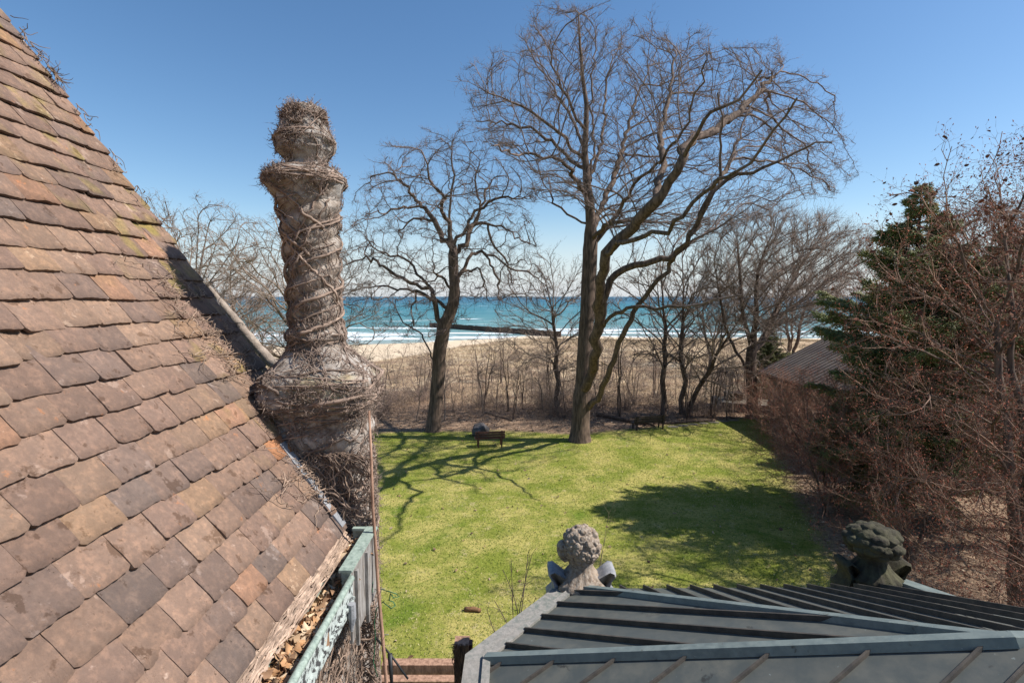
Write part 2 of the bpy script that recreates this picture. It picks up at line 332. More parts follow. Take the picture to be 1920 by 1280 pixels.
def colonize(P0, par0, A, step, infl, kill, iters, jit, trop, rng, maxn=16000, inert_k=0.75, center=None, outk=0.0):
    P = np.zeros((maxn, 3)); par = np.full(maxn, -1); n = len(P0); P[:n] = P0; par[:n] = par0; kids = np.zeros(maxn, int)
    near = np.zeros(len(A), int); nd = np.full(len(A), 1e9); alive = np.ones(len(A), bool)
    def upd(a, b):
        for s in range(a, b, 400):
            e = min(s + 400, b)
            d = np.linalg.norm(A[:, None] - P[None, s:e], axis=2); j = d.argmin(1); dm = d[np.arange(len(A)), j]
            m = dm < nd; near[m] = j[m] + s; nd[m] = dm[m]
    upd(0, n)
    for it in range(iters):
        alive &= nd > kill; act = alive & (nd < infl)
        if not act.any(): break
        S = np.zeros((n, 3)); np.add.at(S, near[act], nrm(A[act] - P[near[act]]))
        nodes = np.unique(near[act]); nodes = nodes[kids[nodes] < 3]
        if len(nodes) == 0 or n + len(nodes) > maxn: break
        prev = np.where(par[nodes] >= 0, par[nodes], nodes)
        inert = P[nodes] - P[prev]; inert = inert / np.maximum(np.linalg.norm(inert, axis=1, keepdims=True), 1e-6) * inert_k
        d = nrm(nrm(S[nodes]) + inert + np.array(trop) + rng.normal(size=(len(nodes), 3)) * jit)
        if center is not None:
            ow = nrm(P[nodes] - center); d = nrm(d + ow * outk); dt = (d * ow).sum(1, keepdims=True)
            if outk > 0.2: d = nrm(d + ow * np.maximum(0.25 - dt, 0))
        m = len(nodes); P[n:n + m] = P[nodes] + d * step; par[n:n + m] = nodes; kids[nodes] += 1
        upd(n, n + m); n += m
    return P[:n].copy(), par[:n].copy()

def radii(par, r0, base, exp=2.2, minr=None):
    n = len(par); r = np.zeros(n)
    for i in range(n - 1, -1, -1):
        r[i] = max(r[i], r0 ** exp)
        if par[i] >= 0: r[par[i]] += r[i]
    # parents may come after children only in traced skeletons where order is kept, so one pass is enough
    r = r ** (1 / exp); g = math.log(base / r0) / max(math.log(r[0] / r0), 1e-6)
    return r0 * (r / r0) ** g

def skeleton_mesh(mbT, mbC, P, par, r, thick, tint=(1, 1, 1)):
    """trunk and limbs thicker than thick go to mbT, the rest to mbC"""
    n = len(P); ch = [[] for _ in range(n)]
    for i in range(n):
        if par[i] >= 0: ch[par[i]].append(i)
    starts = [(0, -1)]
    while starts:
        s, pr = starts.pop(); chain = [s]; c = s
        while ch[c]:
            k = max(ch[c], key=lambda a: r[a])
            for o in ch[c]:
                if o != k: starts.append((o, c))
            chain.append(k); c = k
        ids = ([pr] if pr >= 0 else []) + chain
        if len(ids) < 2: continue
        pts = P[ids]; rr = r[ids].copy()
        if pr >= 0: rr[0] = min(rr[0], rr[1] * 1.25)
        # split in thick and thin runs
        k = int((rr > thick).sum()) if rr[0] > thick else 0
        if k >= 2: mbT.tube(pts[:k], rr[:k], 10 if rr[0] > 0.12 else 7, cap=False)
        a = max(k - 1, 0)
        if len(ids) - a >= 2: mbC.tube(pts[a:], rr[a:], 5 if rr[a] > 0.03 else 3, cap=False)

def path_nodes(limbs, base_y, step, rng, jit=0.0):
    """limbs: list of lists of world points; the first point of every limb is attached to the nearest existing node"""
    P = []; par = []; runs = []
    for li, L in enumerate(limbs):
        L = np.array(L, float)
        if P:
            A = np.array(P); k = int(np.linalg.norm(A - L[0], axis=1).argmin()); prev = k; L[0] = A[k]
        else: P.append(L[0]); par.append(-1); prev = 0
        n0_ = len(P)
        for a, b in zip(L[:-1], L[1:]):
            m = max(1, int(np.linalg.norm(b - a) / step))
            for i in range(1, m + 1):
                p = a + (b - a) * i / m
                if i < m: p = p + rng.normal(size=3) * jit * (0.15 if li == 0 else 1)
                P.append(p); par.append(prev); prev = len(P) - 1
        runs.append((n0_, len(P)))
    path_nodes.runs = runs
    return np.array(P), np.array(par)

def twigs(mb, P, par, r, rng, thr, n_per, Ln, rad, levels=2, up=0.25, spread=0.8, c=None, cvar=0.0, sel=None):
    ids = np.where((r < thr) & (par >= 0))[0] if sel is None else sel
    ids = np.repeat(ids, n_per); ids = ids[rng.random(len(ids)) < 0.92]
    D0 = nrm(P[ids] - P[par[ids]]); f = rng.random((len(ids), 1)); S = P[par[ids]] * f + P[ids] * (1 - f)
    D = nrm(D0 * 1.25 + rng.normal(size=(len(ids), 3)) * spread + np.array((0, 0, up)))
    out = []; Lr = Ln * rng.uniform(0.5, 1.3, len(ids)); rr = rad
    for lv in range(levels):
        cc = None
        if c is not None: cc = np.clip(np.array(c)[None] * (1 + rng.normal(size=(len(S), 1)) * cvar), 0.2, 3)
        mid, end, ed = prisms(mb, S, D, Lr, rr, rng, 0.35, cc); out.append((end, ed))
        if lv < levels - 1:
            k = 2 if lv == 0 else 1
            S = np.concatenate([mid] * k + [end]); B = np.concatenate([D] * k + [ed])
            Lr = np.concatenate([Lr] * (k + 1)) * rng.uniform(0.35, 0.75, len(S))
            D = nrm(B * 0.9 + rng.normal(size=(len(S), 3)) * spread * 0.85 + np.array((0, 0, up * 0.6))); rr = rr * 0.7
    return out

def flare(P, r, base, amt=0.45, h=1.2):
    z = P[:, 2] - base[2]; near = np.hypot(P[:, 0] - base[0], P[:, 1] - base[1]) < 1.5
    return r * (1 + amt * np.exp(-np.maximum(z, 0) / (h * 0.4)) * near)

def in_poly(x, y, poly):
    n = len(poly); c = np.zeros(len(x), bool); j = n - 1
    for i in range(n):
        xi, yi = poly[i]; xj, yj = poly[j]
        m = ((yi > y) != (yj > y)) & (x < (xj - xi) * (y - yi) / (yj - yi + 1e-9) + xi); c ^= m; j = i
    return c

def traced_tree(name, label, cat, base_px, limbs_px, poly, n_attr, base_r, thick_depth, seed, step=0.4, jit=0.15, trop=(0, 0, 0.12), mats=('bark', 'twig'),
                tw=(3, 0.55, 0.009), dscale=1.0, infl=2.6, kill=0.55, depth=None, r0=0.012, exp=2.25, thick=0.05, levels=2, tint=None, spread=0.8, iters=60, cen=None, outk=0.0, up=0.25, depths={}, rmin={}):
    rng = np.random.default_rng(seed); b = G(*base_px) if depth is None else W(base_px[0], base_px[1], depth); y0 = b[1]
    if depth is None: b[2] = float(ground_z(b[0], b[1])) - 0.15
    limbs = []; P_acc = []
    for i, L in enumerate(limbs_px):
        dz = 0.0 if i == 0 else rng.uniform(-1, 1) * thick_depth
        dz = depths.get(i, dz)
        start_y = y0
        if i > 0:      # begin at the depth of what it springs from
            A = np.array(P_acc); k = int(np.linalg.norm(A[:, :2] - np.array(L[0]), axis=1).argmin()); start_y = A[k, 2]
        m = len(L); pts = []
        ln = sum(math.dist(L[j], L[j + 1]) for j in range(m - 1)); acc = 0
        for j, (px, py) in enumerate(L):
            if j: acc += math.dist(L[j - 1], L[j])
            yy = start_y + dz * min(ln / 300, 1) * (acc / ln) ** 0.8 + (rng.normal() * 0.25 * dscale if j and i else 0)
            pts.append(W(px, py, yy)); P_acc.append((px, py, yy))
        if i == 0: pts[0] = b
        limbs.append(pts)
    P, par = path_nodes(limbs, y0, step, rng, jit * 0.22); runs = list(path_nodes.runs)
    xs = [p[0] for p in poly]; yy = [p[1] for p in poly]; A = []
    cx, cy = (min(xs) + max(xs)) / 2, (min(yy) + max(yy)) / 2; hx, hy = (max(xs) - min(xs)) / 2, (max(yy) - min(yy)) / 2
    while len(A) < n_attr:
        qx = rng.uniform(min(xs), max(xs), 4000); qy = rng.uniform(min(yy), max(yy), 4000); k = in_poly(qx, qy, poly)
        for a_, b_ in zip(qx[k], qy[k]):
            d = min(1, ((a_ - cx) / hx) ** 2 * 0.8 + ((b_ - cy) / hy) ** 2 * 0.8); h = thick_depth * (0.15 + math.sqrt(1 - d) * 0.95)
            A.append(W(a_, b_, y0 + rng.uniform(-h, h)))
    A = np.array(A[:n_attr])
    P, par = colonize(P, par, A, step, infl, kill, iters, jit, trop, rng, center=None if cen is None else W(cen[0], cen[1], y0), outk=outk)
    r = radii(par, r0, base_r, exp)
    for li_, (ra_, rb_) in rmin.items():
        a_, b_ = runs[li_]; r[a_:b_] = np.maximum(np.minimum(r[a_:b_], ra_ * 1.3), np.linspace(ra_, rb_, b_ - a_))
    r = flare(P, r, b)
    t = empty(name, b, label, cat); T = MB(); C = MB()
    skeleton_mesh(T, C, P, par, r, thick)
    twigs(C, P, par, r, rng, 0.045, tw[0], tw[1], tw[2], levels, c=tint or (1, 1, 1), cvar=0.2, spread=spread, up=up)
    o = T.build('trunk', M[mats[0]], t, loc=b); o2 = C.build('crown', M[mats[1]], t, loc=b)
    return t

def c2(L): return [(860 + x / 2.285, y / 2.285) for x, y in L]
def c3(L): return [(640 + x / 3.2, 220 + y / 3.2) for x, y in L]
def c6(L): return [(1140 + x / 3.692, 540 + y / 3.692) for x, y in L]

big_limbs = [[(1087, 826), (1091, 740), (1097, 640)] + c2([(555, 1280), (566, 1000), (562, 880), (548, 760), (540, 650), (545, 560), (548, 450), (530, 330), (520, 200), (513, 60)]),
    [(1093, 775), (1112, 752), (1127, 736), (1141, 702), (1156, 659), (1175, 613), (1210, 556)] + c2([(825, 1234), (900, 1130), (990, 1010), (1030, 920), (1080, 830), (1120, 680), (1130, 540), (1110, 400)]),
    [(1097, 740), (1109, 702), (1116, 665), (1121, 621), (1123, 585)] + c2([(605, 1200), (630, 1085), (720, 1000), (760, 950), (850, 860), (900, 780), (960, 680), (1020, 580), (1080, 480), (1200, 430), (1300, 300)]),
    [(1122, 605), (1131, 565)] + c2([(650, 1200), (710, 1152), (800, 1130), (900, 1110), (980, 1050), (1040, 920), (1090, 820), (1150, 770), (1300, 720), (1430, 660), (1530, 610), (1600, 610)]),
    c2([(640, 1080), (700, 1040), (800, 1010), (900, 1000), (960, 930), (1000, 870), (1090, 800), (1250, 700), (1400, 500), (1450, 420)]),
    c2([(900, 1110), (1000, 1030), (1150, 950), (1250, 880), (1380, 800), (1500, 770), (1540, 840), (1620, 850)]),
    [(1135, 620), (1156, 586), (1189, 575), (1229, 580), (1302, 572), (1392, 553)],
    c2([(548, 970), (500, 935), (440, 890), (400, 870), (345, 850)]), c2([(415, 880), (395, 830), (370, 800)]),
    c2([(560, 830), (500, 770), (450, 700), (360, 680), (270, 660), (150, 625)]),
    c2([(545, 740), (480, 690), (400, 600), (330, 560), (230, 530), (80, 520)]),
    c2([(540, 690), (470, 620), (430, 570), (340, 500), (230, 440), (130, 400), (40, 350)]),
    c2([(540, 640), (500, 540), (440, 430), (380, 330), (300, 240), (250, 200)]),
    c2([(542, 560), (480, 450), (430, 330), (400, 230), (350, 120), (335, 50)]),
    c2([(560, 800), (580, 640), (575, 500), (570, 380), (575, 250), (590, 120)]),
    c2([(575, 740), (605, 650), (625, 520), (630, 400), (650, 280), (700, 160), (740, 100)]),
    c2([(566, 1010), (610, 900), (650, 800), (680, 720), (700, 620), (745, 500), (770, 400), (830, 280), (850, 210)]),
    c2([(566, 1040), (640, 960), (700, 880), (750, 790), (850, 700), (960, 560), (1010, 400), (1060, 260)]),
    c2([(1090, 820), (1180, 650), (1230, 500), (1290, 380), (1320, 240)]),
    c2([(960, 680), (1000, 600), (1100, 560), (1250, 430), (1390, 290)]),
    c2([(850, 860), (880, 700), (860, 580), (900, 420), (930, 220)])]
big_poly = [(880, 170), (905, 125), (960, 115), (985, 50), (1020, 28), (1090, 26), (1140, 50), (1190, 62), (1225, 95), (1270, 85), (1320, 95), (1370, 115), (1440, 100), (1475, 130),
            (1500, 180), (1550, 245), (1575, 370), (1490, 385), (1400, 430), (1300, 470), (1230, 440), (1180, 480), (1140, 440), (1090, 400), (1010, 400), (1000, 370), (970, 320), (905, 290), (880, 230)]
traced_tree('bare_oak_tree', 'tallest bare tree, low forked trunk on the lawn right of the red-brown bench', 'tree',
            (1087, 826), big_limbs, big_poly, 3900, 0.50, 8.0, 11, step=0.40, jit=0.34, trop=(0, 0, 0.16), infl=2.4, kill=0.66, tw=(3, 0.42, 0.0075), r0=0.009, exp=2.05, spread=0.7, cen=(1120, 640), outk=0.5, up=0.3,
            rmin={0: (0.46, 0.04), 1: (0.175, 0.03), 2: (0.28, 0.035), 3: (0.19, 0.03), 4: (0.11, 0.03), 6: (0.10, 0.03), 9: (0.10, 0.03), 10: (0.10, 0.03), 16: (0.12, 0.03), 17: (0.10, 0.03)},
            depths={1: -9, 2: -12, 3: -6, 4: -9, 5: -3, 6: -7, 7: 4, 9: -11, 10: 5, 11: -4, 12: 7, 13: -5, 14: 3, 15: 7, 16: 8, 17: -10, 18: 4, 19: 9, 20: 8})
oak_limbs = [[(812, 808), (820, 720), (825, 650), (832, 612), (841, 594), (850, 568)] + c3([(680, 1050), (672, 900), (670, 780), (650, 700), (650, 560), (660, 440), (680, 350), (660, 250), (665, 150), (690, 90)]),
    c3([(660, 780), (600, 700), (560, 620), (500, 540), (440, 480), (370, 400), (280, 330), (190, 350)]),
    c3([(560, 620), (480, 610), (400, 630), (370, 670)]), c3([(500, 560), (400, 545), (300, 550), (230, 600)]),
    c3([(670, 780), (690, 720), (760, 650), (800, 560), (880, 510), (960, 480), (1080, 490), (1140, 460)]),
    c3([(680, 840), (760, 730), (800, 640), (830, 560), (860, 440), (920, 360), (1040, 330)]),
    c3([(800, 640), (880, 640), (960, 650), (1030, 690), (1080, 740)]), c3([(870, 660), (900, 740), (950, 810), (1000, 880), (1020, 990)]),
    c3([(680, 1060), (720, 930), (760, 850), (840, 800), (920, 830), (980, 880), (1080, 920), (1150, 950), (1230, 1010), (1290, 1110)]),
    c3([(850, 830), (910, 900), (950, 980), (940, 1080), (950, 1160)]), c3([(740, 920), (830, 910), (860, 980), (870, 1080)]),
    [(831, 618), (820, 598), (818, 580)] + c3([(560, 1100), (530, 1020), (480, 960), (420, 880), (340, 830), (220, 800), (150, 720), (130, 640)]),
    c3([(530, 1010), (450, 1000), (330, 950), (250, 890), (150, 830), (20, 890)]), c3([(640, 1160), (560, 1090), (450, 1040), (350, 1030), (250, 1010), (150, 1020)]),
    c3([(440, 1060), (420, 1130), (430, 1220), (400, 1290)]), c3([(670, 1080), (620, 970), (580, 950), (560, 980)]),
    [(813, 690), (792, 627), (756, 605), (740, 570)], c3([(650, 640), (600, 560), (620, 480), (560, 420), (520, 320), (480, 200)]),
    c3([(830, 560), (810, 440), (810, 330), (870, 200)])]
oak_poly = [(660, 420), (700, 300), (760, 290), (790, 265), (840, 240), (880, 250), (930, 290), (985, 330), (1000, 380), (985, 450), (1010, 520), (1030, 560), (950, 580), (900, 560),
            (860, 620), (740, 640), (690, 600), (640, 560), (630, 480)]
traced_tree('bare_oak_tree', 'gnarled bare tree with crooked twisting limbs at the lawn edge left of the boulder', 'tree', (812, 808), oak_limbs, oak_poly, 3000, 0.40, 5.5, 23,
            step=0.33, jit=0.42, trop=(0, 0, 0.02), infl=2.4, kill=0.5, tw=(2, 0.42, 0.007), spread=0.9, r0=0.009, exp=2.0, cen=(828, 560), outk=0.22)
mid_limbs = [[(1410, 780)] + c6([(1000, 750), (990, 600), (990, 480), (995, 430), (975, 330), (950, 250), (930, 150), (920, 0)]) + [(1385, 480), (1380, 420)],
    c6([(1000, 450), (1060, 380), (1110, 280), (1150, 180), (1210, 60)]) + [(1500, 500), (1540, 450)], c6([(1000, 430), (1010, 300), (1030, 150), (1020, 0)]) + [(1430, 480), (1450, 430)],
    c6([(985, 590), (930, 500), (880, 430), (840, 350), (810, 250), (780, 100)]) + [(1340, 500)],
    [(1440, 616), (1480, 580), (1530, 545), (1590, 490)], [(1415, 590), (1370, 540), (1330, 510), (1310, 470)]]
mid_poly = [(1310, 560), (1320, 480), (1350, 430), (1400, 408), (1480, 405), (1560, 425), (1625, 460), (1625, 500), (1570, 560), (1520, 610), (1450, 630), (1350, 620)]
traced_tree('bare_maple_tree', 'bare tree with one straight dark trunk and rounded fan crown beside the hut', 'tree', (1410, 782), mid_limbs, mid_poly, 2600, 0.36, 5.0, 31,
            step=0.38, jit=0.14, trop=(0, 0, 0.15), infl=2.2, kill=0.45, tw=(3, 0.7, 0.0075), r0=0.009, exp=2.0, spread=0.42, up=0.4, cen=(1415, 640), outk=0.6, mats=('bark', 'greytwig'))

def auto_tree(name, h, cr, seed, base_r=0.2, lean=(0, 0), fork=0.35, n_attr=900, step=0.4, jit=0.2, mats=('bark', 'greytwig'), tw=(2, 0.55, 0.01), stems=1, cz=0.62, ch=0.40,
              thick=0.05, r0=0.012, loc=(0, 0, 0), infl=2.8, kill=0.6, trop=(0, 0, 0.1), levels=2, buds=0, bud_c=(1, 1, 1), bud_s=0.03, leaves=0, spread=0.8, exp=2.25, cup=0.0):
    """bare tree grown into an ellipsoid; trunk base at the origin"""
    rng = np.random.default_rng(seed); limbs = []
    for s in range(stems):
        a = rng.uniform(0, 6.28); k = 0.0 if stems == 1 else 0.25
        p = [np.array((0, 0, -0.2))]; n = 6; top = np.array((lean[0] + math.cos(a) * cr * k, lean[1] + math.sin(a) * cr * k, h * (fork + 0.25)))
        for i in range(1, n + 1):
            f = i / n; p.append(np.array((top[0] * f ** 1.3, top[1] * f ** 1.3, top[2] * f)) + rng.normal(size=3) * 0.06 * h * 0.15)
        limbs.append(p)
    P, par = path_nodes(limbs, 0, step, rng, 0.03)
    A = []
    while len(A) < n_attr:
        v = rng.uniform(-1, 1, 3); d = np.linalg.norm(v)
        if d > 1 or rng.random() > 0.35 + 0.65 * d: continue
        rad = math.hypot(v[0], v[1])
        A.append((lean[0] + v[0] * cr, lean[1] + v[1] * cr, h * cz + v[2] * h * ch + cup * rad * h))
    P, par = colonize(P, par, np.array(A), step, infl, kill, 50, jit, trop, rng, center=np.array((0, 0, h * fork * 0.7)), outk=0.4)
    r = radii(par, r0, base_r, exp); r = flare(P, r, (0, 0, 0), 0.35)
    t = empty(name, (0, 0, 0)); T = MB(); C = MB(); skeleton_mesh(T, C, P, par, r, thick)
    ends = twigs(C, P, par, r, rng, 0.04, tw[0], tw[1], tw[2], levels, c=(1, 1, 1), cvar=0.25, spread=spread)
    T.build('trunk', M[mats[0]], t)
    if buds:
        e, ed = ends[-1]; k = rng.choice(len(e), min(buds, len(e)), replace=False)
        bc = np.array(bud_c)[None] * rng.uniform(0.6, 1.4, (len(k), 1))
        prisms(C, e[k] - ed[k] * bud_s * 0.7, ed[k] + rng.normal(size=(len(k), 3)) * 0.3, bud_s * 1.6, bud_s * 0.33, rng, 0.2, bc, 0.9)
    C.build('crown', M[mats[1]], t)
    if leaves:
        e, ed = ends[0]; hi = e[:, 2] > h * 0.55; e = e[hi]; k = rng.choice(len(e), min(leaves, len(e)), replace=False)
        Lf = MB(); leaf_quads(Lf, e[k], 0.055, rng, [(0.20, 0.07, 0.04), (0.26, 0.10, 0.05), (0.14, 0.06, 0.04)]); Lf.build('leaves', M['leaf'], t)
    return t
def leaf_quads(mb, C, s, rng, cols, flat=0.0, curl=0.3):
    n = len(C); a = rng.normal(size=(n, 3)); a[:, 2] *= (1 - flat); a = nrm(a); b = rng.normal(size=(n, 3)); b[:, 2] *= (1 - flat); b = nrm(np.cross(np.cross(a, b), a)); nn = np.cross(a, b)
    s = s * rng.uniform(0.6, 1.4, (n, 1)); sw = s * rng.uniform(0.4, 0.75, (n, 1)); cu = s * rng.uniform(-curl, curl, (n, 1)) * 2
    V = np.stack([C - a * s + nn * cu, C - a * s * 0.2 - b * sw + nn * cu * 0.2, C + a * s * 0.55 - b * sw * 0.7, C + a * s + nn * cu, C + a * s * 0.55 + b * sw * 0.7, C - a * s * 0.2 + b * sw + nn * cu * 0.2], 1)
    o = np.arange(n)[:, None, None] * 6; q = np.array([(0, 1, 2, 3), (0, 3, 4, 5)])[None] + o
    cc = np.array(cols)[rng.integers(0, len(cols), n)] * rng.uniform(0.7, 1.3, (n, 1))
    mb.add(V.reshape(-1, 3), q.reshape(-1, 4), c=np.repeat(cc, 6, axis=0))

def place(proto, used, x, y, s=1.0, rz=0.0, label=None, cat=None, group=None, zoff=0.0, tilt=(0, 0), name=None):
    o = proto if not used.get(proto.name) else copy_tree(proto); used[proto.name] = True
    o.location = (x, y, float(ground_z(x, y)) + zoff); o.scale = (s, s, s); o.rotation_euler = (tilt[0], tilt[1], rz)
    return tag(o, label, cat, group)
used = {}; rr_ = random.Random(5)
def gx(px, y): return (px - 960) / F * y * 1.01

treeA = auto_tree('bare_tree', 11, 4.2, 41, 0.17, n_attr=1100, jit=0.2)
treeB = auto_tree('bare_tree', 12, 5.5, 42, 0.24, n_attr=1500, jit=0.35, trop=(0, 0, 0.03), stems=2)
treeC = auto_tree('bare_tree', 9, 2.6, 43, 0.12, n_attr=600, jit=0.12, trop=(0, 0, 0.25), fork=0.3)
treeD = auto_tree('bare_tree', 14, 6.5, 44, 0.28, n_attr=1700, jit=0.16, trop=(0, 0, 0.2), stems=3, cz=0.66, ch=0.36)
BT = [  # proto, px, y, scale, rot, tilt, label
    (treeB, 526, 26, 0.98, 2.2, (0, 0), 'gnarled bare tree with grey crooked branches just left of the twisted chimney'),
    (treeD, 330, 34, 1.0, 0.4, (0, 0), 'bare tree with a broad purplish crown showing above the verge of the tiled roof'),
    (treeD, 190, 42, 1.02, 2.0, (0, 0), 'bare tree half hidden behind the upper edge of the tiled roof'),
    (treeA, 440, 40, 1.05, 1.0, (0, 0), 'bare tree between the tiled roof and the twisted chimney, farther off'),
    (treeA, 1045, 37.5, 1.02, 4.0, (0.0, 0.06), 'slim bare tree with a leaning double trunk, immediately left of the tallest tree'),
    (treeC, 1245, 36.3, 1.45, 1.4, (0.0, 0.10), 'dark bare trunk leaning right, first of the three behind the farther bench'),
    (treeC, 1281, 36.8, 1.4, 3.1, (0, 0.03), 'upright bare tree, middle of the three behind the farther bench'),
    (treeC, 1288, 37.2, 1.3, 5.0, (0.0, 0.62), 'bare tree leaning hard to the right behind the farther bench'),
    (treeA, 470, 52, 0.95, 5.2, (0, -0.05), 'bare tree on the dune close left of the twisted chimney shaft'),
    (treeD, 1480, 62, 1.0, 3.0, (0, 0), 'bare tree with a fan crown behind the hut roof'),
    (treeD, 1330, 75, 0.85, 5.5, (0, 0), 'distant bare tree near the beach behind the leaning trunks'),
    (treeB, 1640, 50, 1.15, 1.1, (0, 0), 'bare tree behind the spruce, its crown to the left of the spruce tip'),
    (treeD, 1790, 46, 1.2, 4.4, (0, 0), 'tall bare tree behind and right of the spruce tip'),
    (treeB, 1900, 38, 1.25, 0.2, (0, 0), 'bare tree at the far right behind the budding trees')]
for pr, px, y, s, rz, tl, lab in BT:
    place(pr, used, gx(px, y), y, s, rz, lab, 'tree', 'bare trees around the lawn and dunes', tilt=tl)

sapA = auto_tree('sapling', 5.5, 1.3, 51, 0.045, n_attr=130, step=0.3, jit=0.15, r0=0.007, thick=0.02, tw=(1, 0.5, 0.006), trop=(0, 0, 0.3), fork=0.5, mats=('greytwig', 'greytwig'))
sapB = auto_tree('sapling', 4.2, 1.6, 52, 0.04, n_attr=150, step=0.3, jit=0.25, r0=0.007, thick=0.02, tw=(1, 0.5, 0.006), trop=(0, 0, 0.2), fork=0.4, stems=3, mats=('greytwig', 'greytwig'))
sapC = auto_tree('sapling', 7.5, 1.8, 53, 0.07, n_attr=220, step=0.35, jit=0.2, r0=0.007, thick=0.02, tw=(1, 0.5, 0.006), trop=(0, 0, 0.2), fork=0.5, stems=2, mats=('bark', 'greytwig'))
for i in range(115):
    px = rr_.uniform(690, 1400); y = rr_.uniform(34.2, 62); pr = rr_.choice((sapA, sapA, sapB, sapC))
    place(pr, used, gx(px, y), y, rr_.uniform(0.55, 1.05), rr_.uniform(0, 6.28), 'thin leafless sapling in the brush between lawn and dunes', 'sapling', 'saplings in the brush behind the lawn',
          tilt=(rr_.gauss(0, 0.08), rr_.gauss(0, 0.16)))
def twig_shrub(name, h, n, seed, matn, r=0.008, spread=0.7):
    rng = np.random.default_rng(seed); mb = MB(); t = empty(name)
    S = rng.normal(size=(n, 3)) * (0.22, 0.22, 0) * h * 0.5; D = np.stack([rng.normal(size=n) * spread, rng.normal(size=n) * spread, np.ones(n)], 1)
    L = h * rng.uniform(0.4, 0.8, n); rr = r
    for lv in range(4):
        mid, end, ed = prisms(mb, S, D, L, rr, rng, 0.4, np.clip(1 + rng.normal(size=(len(S), 1)) * 0.3, 0.4, 2) * np.ones((1, 3)))
        S = np.concatenate([mid, end, end] if lv < 2 else [mid, end]); B = np.concatenate([nrm(end - mid)] * (3 if lv < 2 else 2)); L = np.concatenate([L] * (3 if lv < 2 else 2)) * rng.uniform(0.3, 0.7, len(S))
        D = nrm(B + rng.normal(size=(len(S), 3)) * 0.6); rr *= 0.72
    mb.build('crown', M[matn], t); return t
shA = twig_shrub('bare_shrub', 2.0, 70, 61, 'greytwig'); shB = twig_shrub('bare_shrub', 1.5, 60, 62, 'twig', spread=1.0)
for i in range(74):
    px = rr_.uniform(690, 1480); y = rr_.choice((rr_.uniform(34.5, 44), rr_.uniform(44, 80)))
    if 1180 > px > 1060 and y < 36: continue
    place(rr_.choice((shA, shB)), used, gx(px, y), y, rr_.uniform(0.7, 1.25), rr_.uniform(0, 6.28), 'leafless brown brush shrub growing on the dune slope beyond the lawn', 'shrub', 'brush shrubs on the dune slope')
for px, y, s in ((735, 44, 1.4), (760, 42, 1.3), (790, 45, 1.4), (705, 43, 1.2)):
    place(shB, used, gx(px, y), y, s, px, 'leafless brown brush shrub growing on the dune slope beyond the lawn', 'shrub', 'brush shrubs on the dune slope')

# budding thicket on the right
budA = auto_tree('budding_tree', 12.5, 4.2, 71, 0.17, n_attr=1300, step=0.36, jit=0.26, mats=('bark', 'redtwig'), tw=(2, 0.5, 0.006), stems=2, cz=0.55, ch=0.46, r0=0.009, thick=0.02,
                 buds=12000, bud_c=(1.15, 0.6, 0.5), bud_s=0.034, leaves=1100, levels=3, trop=(0, 0, 0.05))
budB = auto_tree('budding_tree', 6.8, 3.6, 72, 0.10, n_attr=900, step=0.3, jit=0.28, mats=('bark', 'redtwig'), tw=(2, 0.42, 0.0055), stems=4, cz=0.5, ch=0.47, r0=0.008, thick=0.018,
                 buds=9000, bud_c=(1.15, 0.6, 0.5), bud_s=0.03, levels=3, trop=(0, 0, 0.02), fork=0.2, spread=0.9)
BUD = [(budA, 12.6, 12.6, 1.0, 0.3, 'tallest budding tree at the right edge of the frame, dead brown leaves in its top'),
       (budA, 17.2, 16.8, 1.02, 2.6, 'budding tree with a dark trunk right in front of the spruce'),
       (budA, 17.6, 18.0, 1.0, 5.0, 'budding tree farthest back on the right, its crown against the sky'),
       (budB, 12.0, 15.4, 0.98, 1.2, 'reddish budding small tree in front of the spruce, its twigs hiding the spruce foot'),
       (budB, 11.6, 19.2, 0.80, 4.1, 'reddish budding small tree in front of the hut roof'),
       (budB, 11.6, 10.8, 0.95, 5.3, 'low budding tree with long pale limbs above the bay roof, nearest the house'),
       (budB, 14.2, 24.0, 0.60, 0.7, 'small budding tree beside the hut wall at the lawn corner'),
       (budB, 12.6, 20.6, 0.82, 2.2, "reddish budding small tree at the lawn edge left of the spruce foot"),
       (budB, 15.2, 31.0, 0.62, 3.9, 'reddish budding small tree screening the hut wall near its lawn corner'),
       (budB, 15.0, 27.5, 0.70, 2.0, 'lowest budding shrub tree against the foot of the hut wall')]
for pr, x, y, s, rz, lab in BUD: place(pr, used, x, y, s, rz, lab, 'tree', 'budding trees on the right')

